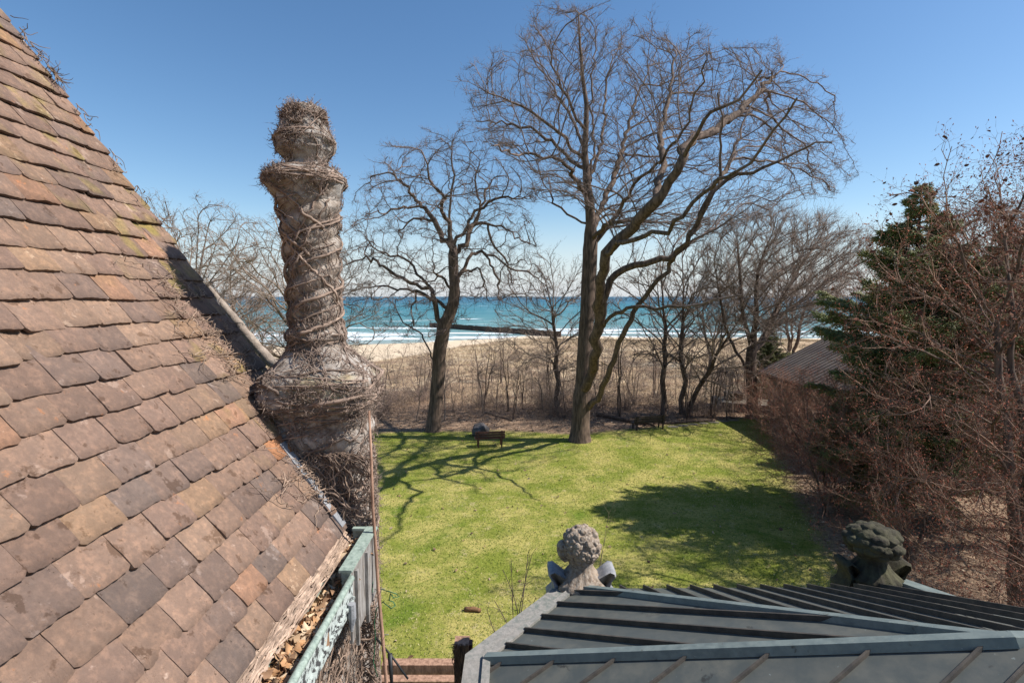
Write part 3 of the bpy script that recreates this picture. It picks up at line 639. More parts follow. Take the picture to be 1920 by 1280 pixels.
# spruces
def spruce(name, h, rad, seed):
    rng = np.random.default_rng(seed); t = empty(name); T = MB(); C = MB()
    T.tube([(0, 0, -0.2), (0.05, 0, h * 0.4), (0, 0.03, h * 0.8), (0, 0, h * 0.985)], [0.22, 0.15, 0.07, 0.02], 9)
    nb = 0; z = 0.9
    while z < h * 0.985:
        f = z / h; L0 = min(rad, 7.0 * (1 - f) ** 1.0) * (0.6 + 0.4 * min(1, f * 6)); n = int(8 if f < 0.85 else 5)
        for k in range(n):
            a = rng.uniform(0, 6.28); L = max(0.18, L0 * rng.uniform(0.5, 1.12)); d = np.array((math.cos(a), math.sin(a), 0.0)); s = np.linspace(0, 1, 7)[:, None]
            rise = rng.uniform(0.0, 0.42); pts = np.array((0, 0, z)) + d * s * L + np.array((0, 0, 1)) * (L * (rise * s - 0.42 * s ** 2 * (1 - f) + 0.16 * s ** 3))
            C.tube(pts, np.linspace(0.022 + 0.02 * (1 - f), 0.006, 7), 3, c=(1.6, 1.1, 0.9), cap=False)
            m = int(34 * L) + 6; u = rng.uniform(0.12, 1, m) ** 0.75; S = np.stack([np.interp(u, s[:, 0], pts[:, i]) for i in range(3)], 1)
            side = np.cross(d, (0, 0, 1)); sg = rng.choice((-1, 1), m)[:, None]; tl = L * 0.28 * (1.15 - u) + 0.16
            D = nrm(d * 0.75 + side * sg * 0.7 + np.array((0, 0, -0.12)) + rng.normal(size=(m, 3)) * 0.22)
            w_ = rng.uniform(0.7, 1.5, (m, 1)) * np.array((1.0, 1.0, 0.9))
            for q_ in range(8):
                g = rng.uniform(0, 1, m)[:, None]; SS = S + D * tl[:, None] * g
                prisms(C, SS, nrm(D * 0.9 + rng.normal(size=(m, 3)) * 0.5), 0.17, 0.017, rng, 0.2, w_, 0.8)
        z += rng.uniform(0.26, 0.42) * (1.15 - 0.5 * f)
    T.build('trunk', M['bark'], t); C.build('crown', M['needle'], t); return t
sp = spruce('spruce_tree', 12.3, 3.1, 81)
place(sp, used, 14.3, 19.0, 0.98, 0.0, 'tall green spruce with drooping layered boughs behind the reddish budding twigs', 'tree', 'spruces')
place(sp, used, 22.3, 24.5, 0.9, 2.0, 'spruce glimpsed through the thicket near the right frame edge', 'tree', 'spruces')
place(sp, used, 20.0, 41, 0.5, 4.0, 'small dark spruce behind the hut roof', 'tree', 'spruces')

# ------------------------------------------------------------------ hut by the lawn
def hut():
    x0, x1, y0, y1 = 17.0, 26.0, 23.0, 35.0; ez = 3.35; t = empty('hut', (x0, y1, 0), 'low beige hut with a grey standing seam roof at the far right lawn corner', 'hut')
    m = MB(); m.box(x0, x1, y0, y1, -0.3, ez)
    xm = (x0 + x1) / 2; rz = ez + 2.3
    m.add([(x0, y0, ez), (x1, y0, ez), (xm, y0, rz), (x0, y1, ez), (x1, y1, ez), (xm, y1, rz)], t=[(0, 1, 2), (4, 3, 5)]); o = m.build('wall', M['hutwall'], t, False, loc=(x0, y1, 0))
    m = MB(); s = (rz - ez) / (xm - x0)
    for sg, xe in ((-1, x0 - 0.5), (1, x1 + 0.5)):
        a = np.array((xe, y0 - 0.5, ez - 0.5 * s + 0.04)); b = np.array((xm, y0 - 0.5, rz + 0.06)); c = b + (0, y1 - y0 + 1, 0); d = a + (0, y1 - y0 + 1, 0)
        dn = np.array((0, 0, -0.1)); V = [a, b, c, d, a + dn, b + dn, c + dn, d + dn]
        m.add(V, [(0, 1, 2, 3), (7, 6, 5, 4), (0, 3, 7, 4), (0, 4, 5, 1), (3, 2, 6, 7), (1, 5, 6, 2)])
        for y in np.arange(y0 - 0.3, y1 + 0.5, 0.42): m.beam((a[0], y, a[2] + 0.03), (b[0], y, b[2] + 0.03), 0.035, 0.06)
    m.build('roof', M['hutroof'], t, False, loc=(x0, y1, 0))
    m = MB(); m.box(x0 - 0.06, x0 - 0.003, y1 - 2.1, y1 - 1.2, 0.05, 2.05); m.build('door', M['darkwood'], t, False, loc=(x0, y1, 0))
    m = MB(); m.beam((x0 - 0.5, y0 - 0.5, ez - 0.38), (x0 - 0.5, y1 + 0.5, ez - 0.38), 0.09, 0.12); m.build('gutter', M['dark'], t, False, loc=(x0, y1, 0))
hut()
# paved terrace by the hut
a = G(1357, 766); t = empty('stone_terrace', (a[0], a[1], 0), 'low stone terrace with a paved top beside the hut, behind the straight dark trunk', 'terrace')
def slab(pts, z0, z1, mt, nm, par):
    m = MB(); n = len(pts); V = [(p[0], p[1], z0) for p in pts] + [(p[0], p[1], z1) for p in pts]
    m.add(V, [(i, (i + 1) % n, n + (i + 1) % n, n + i) for i in range(n)] + [(4, 5, 6, 7), (3, 2, 1, 0)]); return m.build(nm, mt, par, False, loc=(a[0], a[1], 0))
p0 = (a[0], a[1]); slab([p0, (a[0] + 3.2, a[1] - 1.6), (a[0] + 4.2, a[1] + 1.0), (a[0] + 0.2, a[1] + 3.0)], -0.6, 0.42, M['pave'], 'paving', t)
slab([(a[0] - 0.12, a[1] - 0.1), (a[0] + 3.1, a[1] - 1.75), (a[0] + 3.16, a[1] - 1.63), (a[0] - 0.02, a[1] + 0.02)], -0.6, 0.5, M['rock'], 'edge_wall', t)
m = MB(); p = G(1378, 752, 0.4); m.box(-0.55, 0.55, -0.4, 0.4, 0, 0.5); m.box(-0.62, 0.62, -0.47, 0.47, 0.5, 0.56)
tag(m.build('garden_box', M['darkwood'], smooth=False), 'small dark storage box standing on the stone terrace', 'box').location = (a[0] + 1.2, a[1] + 1.3, 0.424)
# stepping stones
for i in range(7):
    p = G(1262 + i * 19, 800 - i * 2.2); m = MB(); rng = np.random.default_rng(i); n = 9; an = np.arange(n) / n * 6.283; r_ = 0.28 * rng.uniform(0.85, 1.15, n)
    V = [(math.cos(b_) * q_ * 1.2, math.sin(b_) * q_ * 0.8, z) for z in (-0.06, 0.02) for b_, q_ in zip(an, r_)] + [(0, 0, 0.025)]
    m.add(V, [(k, (k + 1) % n, n + (k + 1) % n, n + k) for k in range(n)], [(n + k, n + (k + 1) % n, 2 * n) for k in range(n)])
    o = m.build('stepping_stone', M['pave'], smooth=False); o.location = (p[0], p[1], float(ground_z(p[0], p[1])) + 0.01)
    tag(o, 'flat stepping stone in the row along the lawn edge right of the farther bench', 'stone', 'stepping stones')

# ------------------------------------------------------------------ benches, boulder, log, breakwater
def bench(loc, rz, mt, w_, label):
    t = empty('park_bench', loc, label, 'bench', 'benches facing the lake'); t.rotation_euler = (0, 0, rz)
    m = MB()
    for k in range(4): m.beam((-w_ / 2, 0.08 + k * 0.12, 0.45), (w_ / 2, 0.08 + k * 0.12, 0.45), 0.1, 0.04)
    m.build('seat', mt, t, False)
    m = MB()
    for k in range(3): m.beam((-w_ / 2, -0.02 - 0.03 * k, 0.55 + k * 0.14), (w_ / 2, -0.02 - 0.03 * k, 0.55 + k * 0.14), 0.035, 0.115)
    m.build('backrest', mt, t, False)
    for x in (-w_ / 2 + 0.18, w_ / 2 - 0.18):
        m = MB(); m.beam((x, 0.0, -0.05), (x, -0.13, 0.92), 0.07, 0.07, up=(0, 1, 0)); m.beam((x, 0.48, -0.05), (x, 0.48, 0.43), 0.07, 0.07, up=(0, 1, 0)); m.beam((x, 0, 0.40), (x, 0.5, 0.40), 0.07, 0.05)
        m.build('leg', mt, t, False)
b1 = G(919, 838); bench((b1[0], b1[1], 0), R(9), M['wood'], 1.62, 'red-brown wooden bench seen from behind in front of the boulder')
b2 = G(1218, 806); bench((b2[0], b2[1], 0), R(14), M['darkwood'], 2.1, 'dark wooden bench seen from behind at the lawn edge, right of the tallest tree')
def blob(name, mt, loc, s, seed, rough=0.25, sub=4, parent=None, facet=True):
    import bmesh
    bm = bmesh.new(); bmesh.ops.create_icosphere(bm, subdivisions=sub, radius=1)
    for v in bm.verts:
        n = mnoise.noise(v.co * 1.1 + Vector((seed, 0, 0))) * rough * 1.6 + mnoise.noise(v.co * 3 + Vector((0, seed, 0))) * rough * 0.4
        v.co *= 1 + n; v.co = Vector((v.co.x * s[0], v.co.y * s[1], max(v.co.z, -0.75) * s[2]))
    me = bpy.data.meshes.new(name); bm.to_mesh(me); bm.free(); me.materials.append(mt)
    me.polygons.foreach_set('use_smooth', [not facet] * len(me.polygons))
    o = bpy.data.objects.new(name, me); col.objects.link(o); o.location = loc
    return o
bo = G(901, 817); tag(blob('boulder', M['rock'], (bo[0], bo[1], 0.3), (0.48, 0.42, 0.46), 4, 0.28, 3), 'dark grey angular boulder behind the red-brown bench', 'rock')
lg = G(886, 1146); m = MB(); s = np.linspace(-0.21, 0.21, 6); m.tube([(x, 0.03 * math.sin(x * 9), 0.05 + 0.01 * math.cos(x * 20)) for x in s], [0.055, 0.066, 0.06, 0.065, 0.058, 0.05], 9)
o = m.build('fallen_log', mat('log_bark', (0.25, 0.13, 0.06), 0.85, var=(0.12, 0.07, 0.04), scale=14, bump=0.5)); o.location = (lg[0], lg[1], 0.01); o.rotation_euler = (0, 0, R(-18)); tag(o, 'short piece of orange-brown log lying on the lawn', 'log')
a = G(806, 613, LAKE_Z); b = G(1052, 632, LAKE_Z); m = MB(); n = 70
for i in range(n):
    f = i / n; p = a + (b - a) * f; p2 = a + (b - a) * (i + 1) / n; off = random.Random(i).uniform(-0.1, 0.1); nn = np.array((b[1] - a[1], a[0] - b[0], 0)); nn = nn / np.linalg.norm(nn) * off
    m.beam(p + nn + (0, 0, 0.1), p2 + nn + (0, 0, 0.1), 0.3, 2.8 + random.Random(i + 99).uniform(0, 0.35))
tag(m.build('breakwater', M['steel'], smooth=False), 'long dark rusty breakwater running from the beach into the lake', 'breakwater')
# driftwood and fallen trunks in the brush
for (p, q_, r_, lb) in (((1115, 778), (1225, 800), 0.16, 'fallen mossy trunk on the leaf litter right of the tallest tree'), ((905, 770), (960, 790), 0.07, 'thin fallen branch on the leaf litter behind the boulder'), ((1340, 790), (1200, 797), 0.09, 'thin fallen trunk on the leaf litter behind the farther bench')):
    A_, B_ = G(*p), G(*q_); k = [A_ + (B_ - A_) * f + np.array((0, 0.12 * math.sin(f * 9), 0.0)) for f in np.linspace(0, 1, 8)]
    k = [np.array((v[0], v[1], float(ground_z(v[0], v[1])) + r_ * 0.8)) for v in k]
    m = MB(); m.tube(k, np.linspace(r_, r_ * 0.5, 8), 8); tag(m.build('fallen_log', M['bark']), lb, 'log')

# ------------------------------------------------------------------ ground cover (nobody could count it)
rng = np.random.default_rng(99)
def scatter_lawn(n):
    x = rng.uniform(-10, 18, n * 2); y = rng.uniform(8, 35.5, n * 2); a_, b_ = lawn_mask(x, y); k = (np.minimum(a_, b_) + rng.normal(size=len(x)) * 0.12) > 0.5; return x[k][:n], y[k][:n]
x, y = scatter_lawn(150000); n = len(x)
S = np.stack([x, y, ground_z(x, y) - 0.01], 1); D = np.stack([rng.normal(size=n) * 0.5, rng.normal(size=n) * 0.5, np.ones(n)], 1)
pat = vnoise(x, y, 1.3, 1.0) + rng.normal(size=n) * 0.5
gc = np.where((pat > 0.55)[:, None], np.array((0.62, 0.52, 0.27)), np.where((pat > -0.1)[:, None], np.array((0.36, 0.37, 0.075)), np.array((0.17, 0.24, 0.03)))) * rng.uniform(0.7, 1.3, (n, 1))
mb = MB(); sd = nrm(np.cross(D, rng.normal(size=(n, 3)))); h = rng.uniform(0.03, 0.07, n)[:, None]; w2 = rng.uniform(0.007, 0.018, n)[:, None]; D = nrm(D)
V = np.stack([S - sd * w2, S + sd * w2, S + D * h], 1); mb.add(V.reshape(-1, 3), t=np.arange(n * 3).reshape(-1, 3), c=np.repeat(gc, 3, 0))
tag(mb.build('lawn_grass', M['grass']), 'short green and straw coloured grass of the lawn', 'grass', kind='stuff')
n = 34000; x = rng.uniform(-14, 30, n); y = rng.uniform(7, 50, n); a_, b_ = lawn_mask(x, y); lm = np.minimum(a_, b_); k = (lm < 0.45) | (rng.random(n) < 0.035); x, y = x[k], y[k]
mb = MB(); leaf_quads(mb, np.stack([x, y, ground_z(x, y) + rng.uniform(0.005, 0.05, len(x))], 1), 0.06, rng, [(0.40, 0.28, 0.18), (0.30, 0.19, 0.12), (0.46, 0.35, 0.25), (0.18, 0.11, 0.07)], flat=0.75)
tag(mb.build('leaf_litter', M['leaf']), 'brown fallen leaves under the trees around the lawn', 'leaves', kind='stuff')
n = 30000; x = rng.uniform(-48, 75, n); y = 44 + rng.uniform(0, 1, n) ** 0.8 * 95; bd = np.interp(x, [-60, -24, -16, -9, 0, 40, 90], [74, 78, 90, 112, 132, 138, 138]); k = (y < bd) & (vnoise(x, y, 4, 3) + vnoise(x, y, 9, 1) * 0.7 + rng.normal(size=n) * 0.2 > -0.25); x, y = x[k], y[k]
x = np.repeat(x, 5) + rng.normal(size=len(x) * 5) * 0.12; y = np.repeat(y, 5) + rng.normal(size=len(x)) * 0.12; n = len(x)
S = np.stack([x, y, ground_z(x, y)], 1); D = nrm(np.stack([rng.normal(size=n) * 0.45, rng.normal(size=n) * 0.45, np.ones(n)], 1)); sd = nrm(np.cross(D, rng.normal(size=(n, 3)))); h = rng.uniform(0.25, 0.65, n)[:, None]; w2 = rng.uniform(0.01, 0.022, n)[:, None]
gc = np.array([(0.52, 0.40, 0.25), (0.42, 0.30, 0.18), (0.60, 0.48, 0.31), (0.30, 0.20, 0.13)])[rng.integers(0, 4, n)]
mb = MB(); mb.add(np.stack([S - sd * w2, S + sd * w2, S + D * h], 1).reshape(-1, 3), t=np.arange(n * 3).reshape(-1, 3), c=np.repeat(gc, 3, 0))
tag(mb.build('dune_grass', M['grass']), 'dry tan dune grass between the lawn and the beach', 'grass', kind='stuff')
n = 14000; px = rng.uniform(0, 1, n); y = 34.8 + rng.uniform(0, 1, n) ** 1.3 * 34; x = -12 + px * 34 * (y / 34); S = np.stack([x, y, ground_z(x, y)], 1); D = np.stack([rng.normal(size=n) * 0.45, rng.normal(size=n) * 0.45, np.ones(n)], 1)
k = ~((x > 15.5) & (y < 37)); S, D = S[k], D[k]; n = len(S)
mb = MB(); mid, end, ed = prisms(mb, S, D, rng.uniform(0.3, 1.6, n), 0.006, rng, 0.4, rng.uniform(0.8, 1.7, (n, 1)) * np.array((1.1, 1.0, 0.9)))
prisms(mb, mid, nrm(D + rng.normal(size=(n, 3)) * 0.7), rng.uniform(0.2, 0.7, n), 0.004, rng, 0.4, rng.uniform(0.6, 1.5, (n, 1)) * np.ones((1, 3)))
tag(mb.build('underbrush', M['greytwig']), 'tangle of bare brush stems behind the lawn edge', 'brush', kind='stuff')

# ================================================================== the house
house = empty('house', (-1.1, 3.5, 0), 'old house in the foreground with clay tile roof, twisted chimney and copper bay roof', 'house')
HL = np.array((-1.1, 3.5, 0.0))
DV = 4.0
v1, v2 = W(0, 20, DV), W(415, 580, DV)
mS = -(v1[2] - v2[2]) / (v1[0] - v2[0]); cS = v1[2] + mS * v1[0] - 0.045      # roof: z = -mS x + cS
def roof_z(x): return -mS * x + cS
def roof_hit(px, py):
    d = ray(px, py); t = (cS - CAMH) / (d[2] + mS * d[0]); return np.array((0, 0, CAMH)) + d * t
ex = (roof_hit(430, 1280)[0] + roof_hit(632, 992)[0]) / 2
n_roof = nrm(np.array((mS, 0, 1.0))); down = nrm(np.array((1.0, 0, -mS)))
def tile_roof():
    rng = np.random.default_rng(7); m = MB(); exp_ = 0.160; wd = 0.226; L = 0.27; th = 0.017
    cols = [((0.285, 0.205, 0.16), 5), ((0.25, 0.18, 0.145), 4), ((0.31, 0.225, 0.17), 4), ((0.225, 0.17, 0.143), 2.6), ((0.20, 0.16, 0.14), 1.1), ((0.34, 0.215, 0.15), 1.0), ((0.32, 0.225, 0.155), 0.9)]
    ws = np.array([c[1] for c in cols]); ws = ws / ws.sum(); nu, nv = 13, 8
    for k in range(0, 38):
        s0 = -k * exp_ + 0.03; first = True; y = DV + 0.02 + rng.normal() * 0.006
        wob = rng.uniform(0, 6)
        while y > -1.6:
            w_ = wd * rng.uniform(0.93, 1.05)
            if first and k % 2: w_ = wd * 0.55
            first = False
            ya, yb = y, y - w_ + 0.003; y -= w_
            sag = 0.012 * math.sin(ya * 1.9 + wob) + rng.normal() * 0.005
            u = np.linspace(0, 1, nu); v = np.linspace(0, 1, nv); U, V = np.meshgrid(u, v)
            rot = rng.normal() * 0.018; lift = rng.uniform(0, 0.007); twist = rng.normal() * 0.006; curve = rng.normal() * 0.003
            yy = ya + (yb - ya) * U; ss = s0 - L * (1 - V) + sag + rot * (U - 0.5) * 0.22
            # ragged lower edge and clipped corners
            edge = 0.0022 * np.sin(U * 7 + rng.uniform(0, 9)) + rng.normal(size=nu)[None, :] * 0.0012
            corner = (np.clip(np.abs(U - 0.5) * 2 - 0.78, 0, 1) / 0.22) ** 2.5 * np.where(U < 0.5, rng.uniform(0.002, 0.016), rng.uniform(0.002, 0.016))
            ss = ss + V ** 8 * (edge - corner)
            # slab height: rests on the two courses below, tail proud
            hgt = 0.012 + V * (0.030 + lift) + twist * (U - 0.5) * V + curve * np.sin(U * math.pi) * 2 + rng.normal(size=U.shape) * 0.0009 - 0.004 * V ** 12
            Pt = np.array((ex, 0, roof_z(ex)))[None, None] + down[None, None] * ss[..., None] + n_roof[None, None] * hgt[..., None]; Pt[..., 1] += yy
            Bt = Pt - n_roof * th
            tint = np.array(cols[rng.choice(len(cols), p=ws)][0]) * rng.uniform(0.78, 1.02) * (1.30, 1.24, 1.21)
            if (k, round(ya, 1)) in ((1, 3.6), (4, 3.6)): tint = np.array((0.48, 0.24, 0.13))
            base = np.tile(tint, (nu * nv, 1)).reshape(nv, nu, 3)
            if ya > 3.1 and k > 3:      # ochre lichen towards the verge
                a_ = rng.random() ** 2 * np.clip((ya - 3.0) / 0.9, 0, 1); pz = np.array([[max(0, mnoise.noise(Vector((q0 * 9, s1 * 9, 1.3)))) for q0, s1 in zip(r0_, r1_)] for r0_, r1_ in zip(yy, ss)])
                f = np.clip(pz * 5 - 0.6, 0, 1)[..., None] * a_ * 0.9; base = base * (1 - f) + np.array((0.36, 0.29, 0.09)) * f
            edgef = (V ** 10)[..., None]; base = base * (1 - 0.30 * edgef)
            i = np.arange(nu * nv).reshape(nv, nu); q = np.stack([i[:-1, :-1], i[1:, :-1], i[1:, 1:], i[:-1, 1:]], -1).reshape(-1, 4)
            per = list(i[:, 0]) + list(i[-1, 1:]) + list(i[::-1, -1][1:]); n0 = nu * nv
            Vv = np.vstack([Pt.reshape(-1, 3), Bt.reshape(-1, 3)[per]])
            sk_ = [(per[j], n0 + j, n0 + j + 1, per[j + 1]) for j in range(len(per) - 1)]
            cc = np.vstack([base.reshape(-1, 3), np.tile(tint * 0.55, (len(per), 1))])
            m.add(Vv, np.vstack([q[:, ::-1] if True else q, np.array(sk_)[:, ::-1]]), c=cc)
    o = m.build('tiled_roof', M['tile'], house, True, loc=HL)
    o['label'] = 'steep roof of weathered brown clay tiles'
    # sharp tile edges stay sharp
    bpy.context.view_layer.objects.active = o
    o.data.set_sharp_from_angle(angle=R(45)) if hasattr(o.data, 'set_sharp_from_angle') else None
    # underlay and gable wall
    u = MB(); e0 = np.array((ex - 0.02, -1.6, roof_z(ex) - 0.02)); topx = ex - 38 * exp_ * 0.58
    def rp(x, y, dz): return (x, y, roof_z(x) + dz)
    V = [rp(ex, -1.6, -0.03), rp(ex, DV, -0.03), rp(topx, DV, -0.03), rp(topx, -1.6, -0.03)]; V += [(a[0], a[1], a[2] - 0.12) for a in V]
    u.add(V, [(0, 1, 2, 3), (7, 6, 5, 4), (0, 4, 5, 1), (1, 5, 6, 2), (2, 6, 7, 3), (3, 7, 4, 0)]); u.build('roof_deck', M['dark'], house, False, loc=HL)
    u = MB(); zt = roof_z(ex) - 0.2
    for yy in (DV - 0.06,):
        V = [(ex + 0.06, yy, 0), (ex + 0.06, yy, zt), (topx, yy, roof_z(topx) - 0.2), (topx, yy, 0)]; V += [(a[0], a[1] - 0.25, a[2]) for a in V]
        u.add(V, [(0, 1, 2, 3), (7, 6, 5, 4), (0, 4, 5, 1), (1, 5, 6, 2), (2, 6, 7, 3), (3, 7, 4, 0)])
    u.box(ex + 0.0, ex + 0.1, -1.6, DV - 0.32, 0, zt)
    u.build('wall', M['stucco'], house, False, loc=HL)
    # mortared verge
    v = MB(); a = np.array(rp(ex, DV + 0.045, -0.01)); b = np.array(rp(topx, DV + 0.045, -0.01)); a[1] = b[1] = DV + 0.01; v.beam(a, b, 0.05, 0.05, up=n_roof); v.build('verge', M['stucco'], house, False, loc=HL)
tile_roof()

# ------------------------------------------------------------------ twisted chimney
YC = 3.88
prof = [(196, 571, 12, 0), (204, 571, 34, 0), (222, 571, 39, 0), (245, 571, 43, 0), (264, 572, 55, 0), (284, 573, 51, 0), (298, 574, 39, 0), (306, 575, 33, 0), (313, 575, 38, 0), (322, 573, 60, 0), (334, 572, 75, 0), (345, 572, 76, 0),
        (358, 575, 66, 0), (372, 578, 60, 0), (390, 580, 57, 0), (420, 583, 53, 0), (470, 586, 50, 0), (540, 590, 49, 0), (600, 592, 48, 0), (618, 593, 49, 0), (624, 593, 55, 0), (634, 593, 55, 0), (641, 594, 49, 0), (655, 597, 54, 0.1), (672, 601, 66, 0.3),
        (688, 605, 86, 0.35), (704, 607, 99, 0.4), (735, 607, 102, 0.4), (752, 608, 98, 0.4), (770, 609, 85, 0.4), (786, 611, 80, 0.45), (804, 612, 86, 0.5), (816, 613, 82, 0.6), (830, 614, 76, 0.7), (870, 617, 77, 0.85), (960, 620, 78, 0.9), (1100, 624, 78, 0.9), (1300, 630, 76, 0.9)]
PZ = []; PX = []; PR = []; PS = []
for py, px, hw, sq in prof:
    p = W(px, py, YC); PZ.append(p[2]); PX.append(p[0]); PR.append(hw / F * YC * (0.93 if py < 690 else 0.96)); PS.append(sq)
PZ.append(-0.2); PX.append(PX[-1]); PR.append(PR[-1]); PS.append(1)
PZ = np.array(PZ)[::-1]; PX = np.array(PX)[::-1]; PR = np.array(PR)[::-1]; PS = np.array(PS)[::-1]
Z_RING = W(593, 640, YC)[2]; Z_CAP = W(575, 365, YC)[2]
def chim(th, z, off=0.0, relief=True):
    th = np.asarray(th, float); z = np.asarray(z, float)
    cx = np.interp(z, PZ, PX); r = np.interp(z, PZ, PR); sq = np.interp(z, PZ, PS)
    c, s = np.cos(th), np.sin(th); e = 2 + sq * 7; sup = (np.abs(c) ** e + np.abs(s) ** e) ** (-1 / e)
    rr = r * sup
    if relief:
        shaft = (sstep(Z_RING, Z_RING + 0.08, z) * (1 - sstep(Z_CAP - 0.08, Z_CAP, z)))
        rr = rr * (1 + shaft * 0.17 * (np.abs(np.sin(1.5 * (th - z * 14.0))) ** 0.8 - 0.72))
    return np.stack([cx + (rr + off) * c, YC + (rr + off) * s, z], -1)
def chimney():
    ch = None
    segs = [('chimney_pot', W(575, 309, YC)[2], PZ[-1], 0.011), ('chimney_cap', W(578, 378, YC)[2], W(575, 309, YC)[2], 0.009), ('chimney_shaft', Z_RING, W(578, 378, YC)[2], 0.006), ('chimney_base', -0.2, Z_RING, 0.010)]
    c = bpy.data.objects.new('chimney', None); col.objects.link(c); c.parent = house; c['label'] = 'twisted stucco chimney overgrown with dry vines'
    for nm, z0, z1, am in segs:
        zz = np.unique(np.concatenate([np.linspace(z0, z1, int((z1 - z0) / 0.009) if z0 > 3 else 60), PZ[(PZ > z0) & (PZ < z1)]])) if z0 > 3 else np.unique(np.concatenate([[z0, 3.0], np.arange(4.0, z1, 0.02), [z1]]))
        th = np.arange(72) / 72 * 2 * math.pi; TH, ZZ = np.meshgrid(th, zz); P = chim(TH, ZZ)
        nz = np.array([[mnoise.noise(Vector(p) * 9) * am * 3 + mnoise.noise(Vector(p) * 28) * am for p in row] for row in P])
        P[..., 0] += np.cos(TH) * nz; P[..., 1] += np.sin(TH) * nz
        n = len(th); i = np.arange(len(zz) - 1)[:, None] * n; j = np.arange(n)[None]; k = (j + 1) % n; q = np.stack([i + j, i + k, i + n + k, i + n + j], -1).reshape(-1, 4)
        V = P.reshape(-1, 3); t = []
        V = np.vstack([V, P[-1].mean(0)]); t = [((len(zz) - 1) * n + a, (len(zz) - 1) * n + (a + 1) % n, len(V) - 1) for a in range(n)]
        tint = np.ones((len(V), 3))
        if nm == 'chimney_shaft': tint *= np.array((1.0, 0.96, 0.92))
        if nm == 'chimney_base':
            f = np.array([max(0, min(1, mnoise.noise(Vector(p) * 5) * 4 - 0.2)) for p in V])[:, None] * (np.abs(V[:, 2:3] - W(600, 725, YC)[2]) < 0.14); f = f * 0.45; tint = tint * (1 - f) + np.array((1.0, 0.92, 0.42)) * f
        m = MB(); m.add(V, q, t, c=tint); m.build(nm, M['stucco'], c, True, loc=HL)
    # lead flashing where the roof meets the chimney
    m = MB(); x0 = W(540, 870, 3.5)[0]; a = np.array((x0 - 0.05, 3.53, roof_z(x0 - 0.05) + 0.05)); b = np.array((ex + 0.02, 3.53, roof_z(ex + 0.02) + 0.05)); m.beam(a, b, 0.10, 0.03, up=n_roof)
    m.build('flashing', M['leadgrey'], c, False, loc=HL)
chimney()

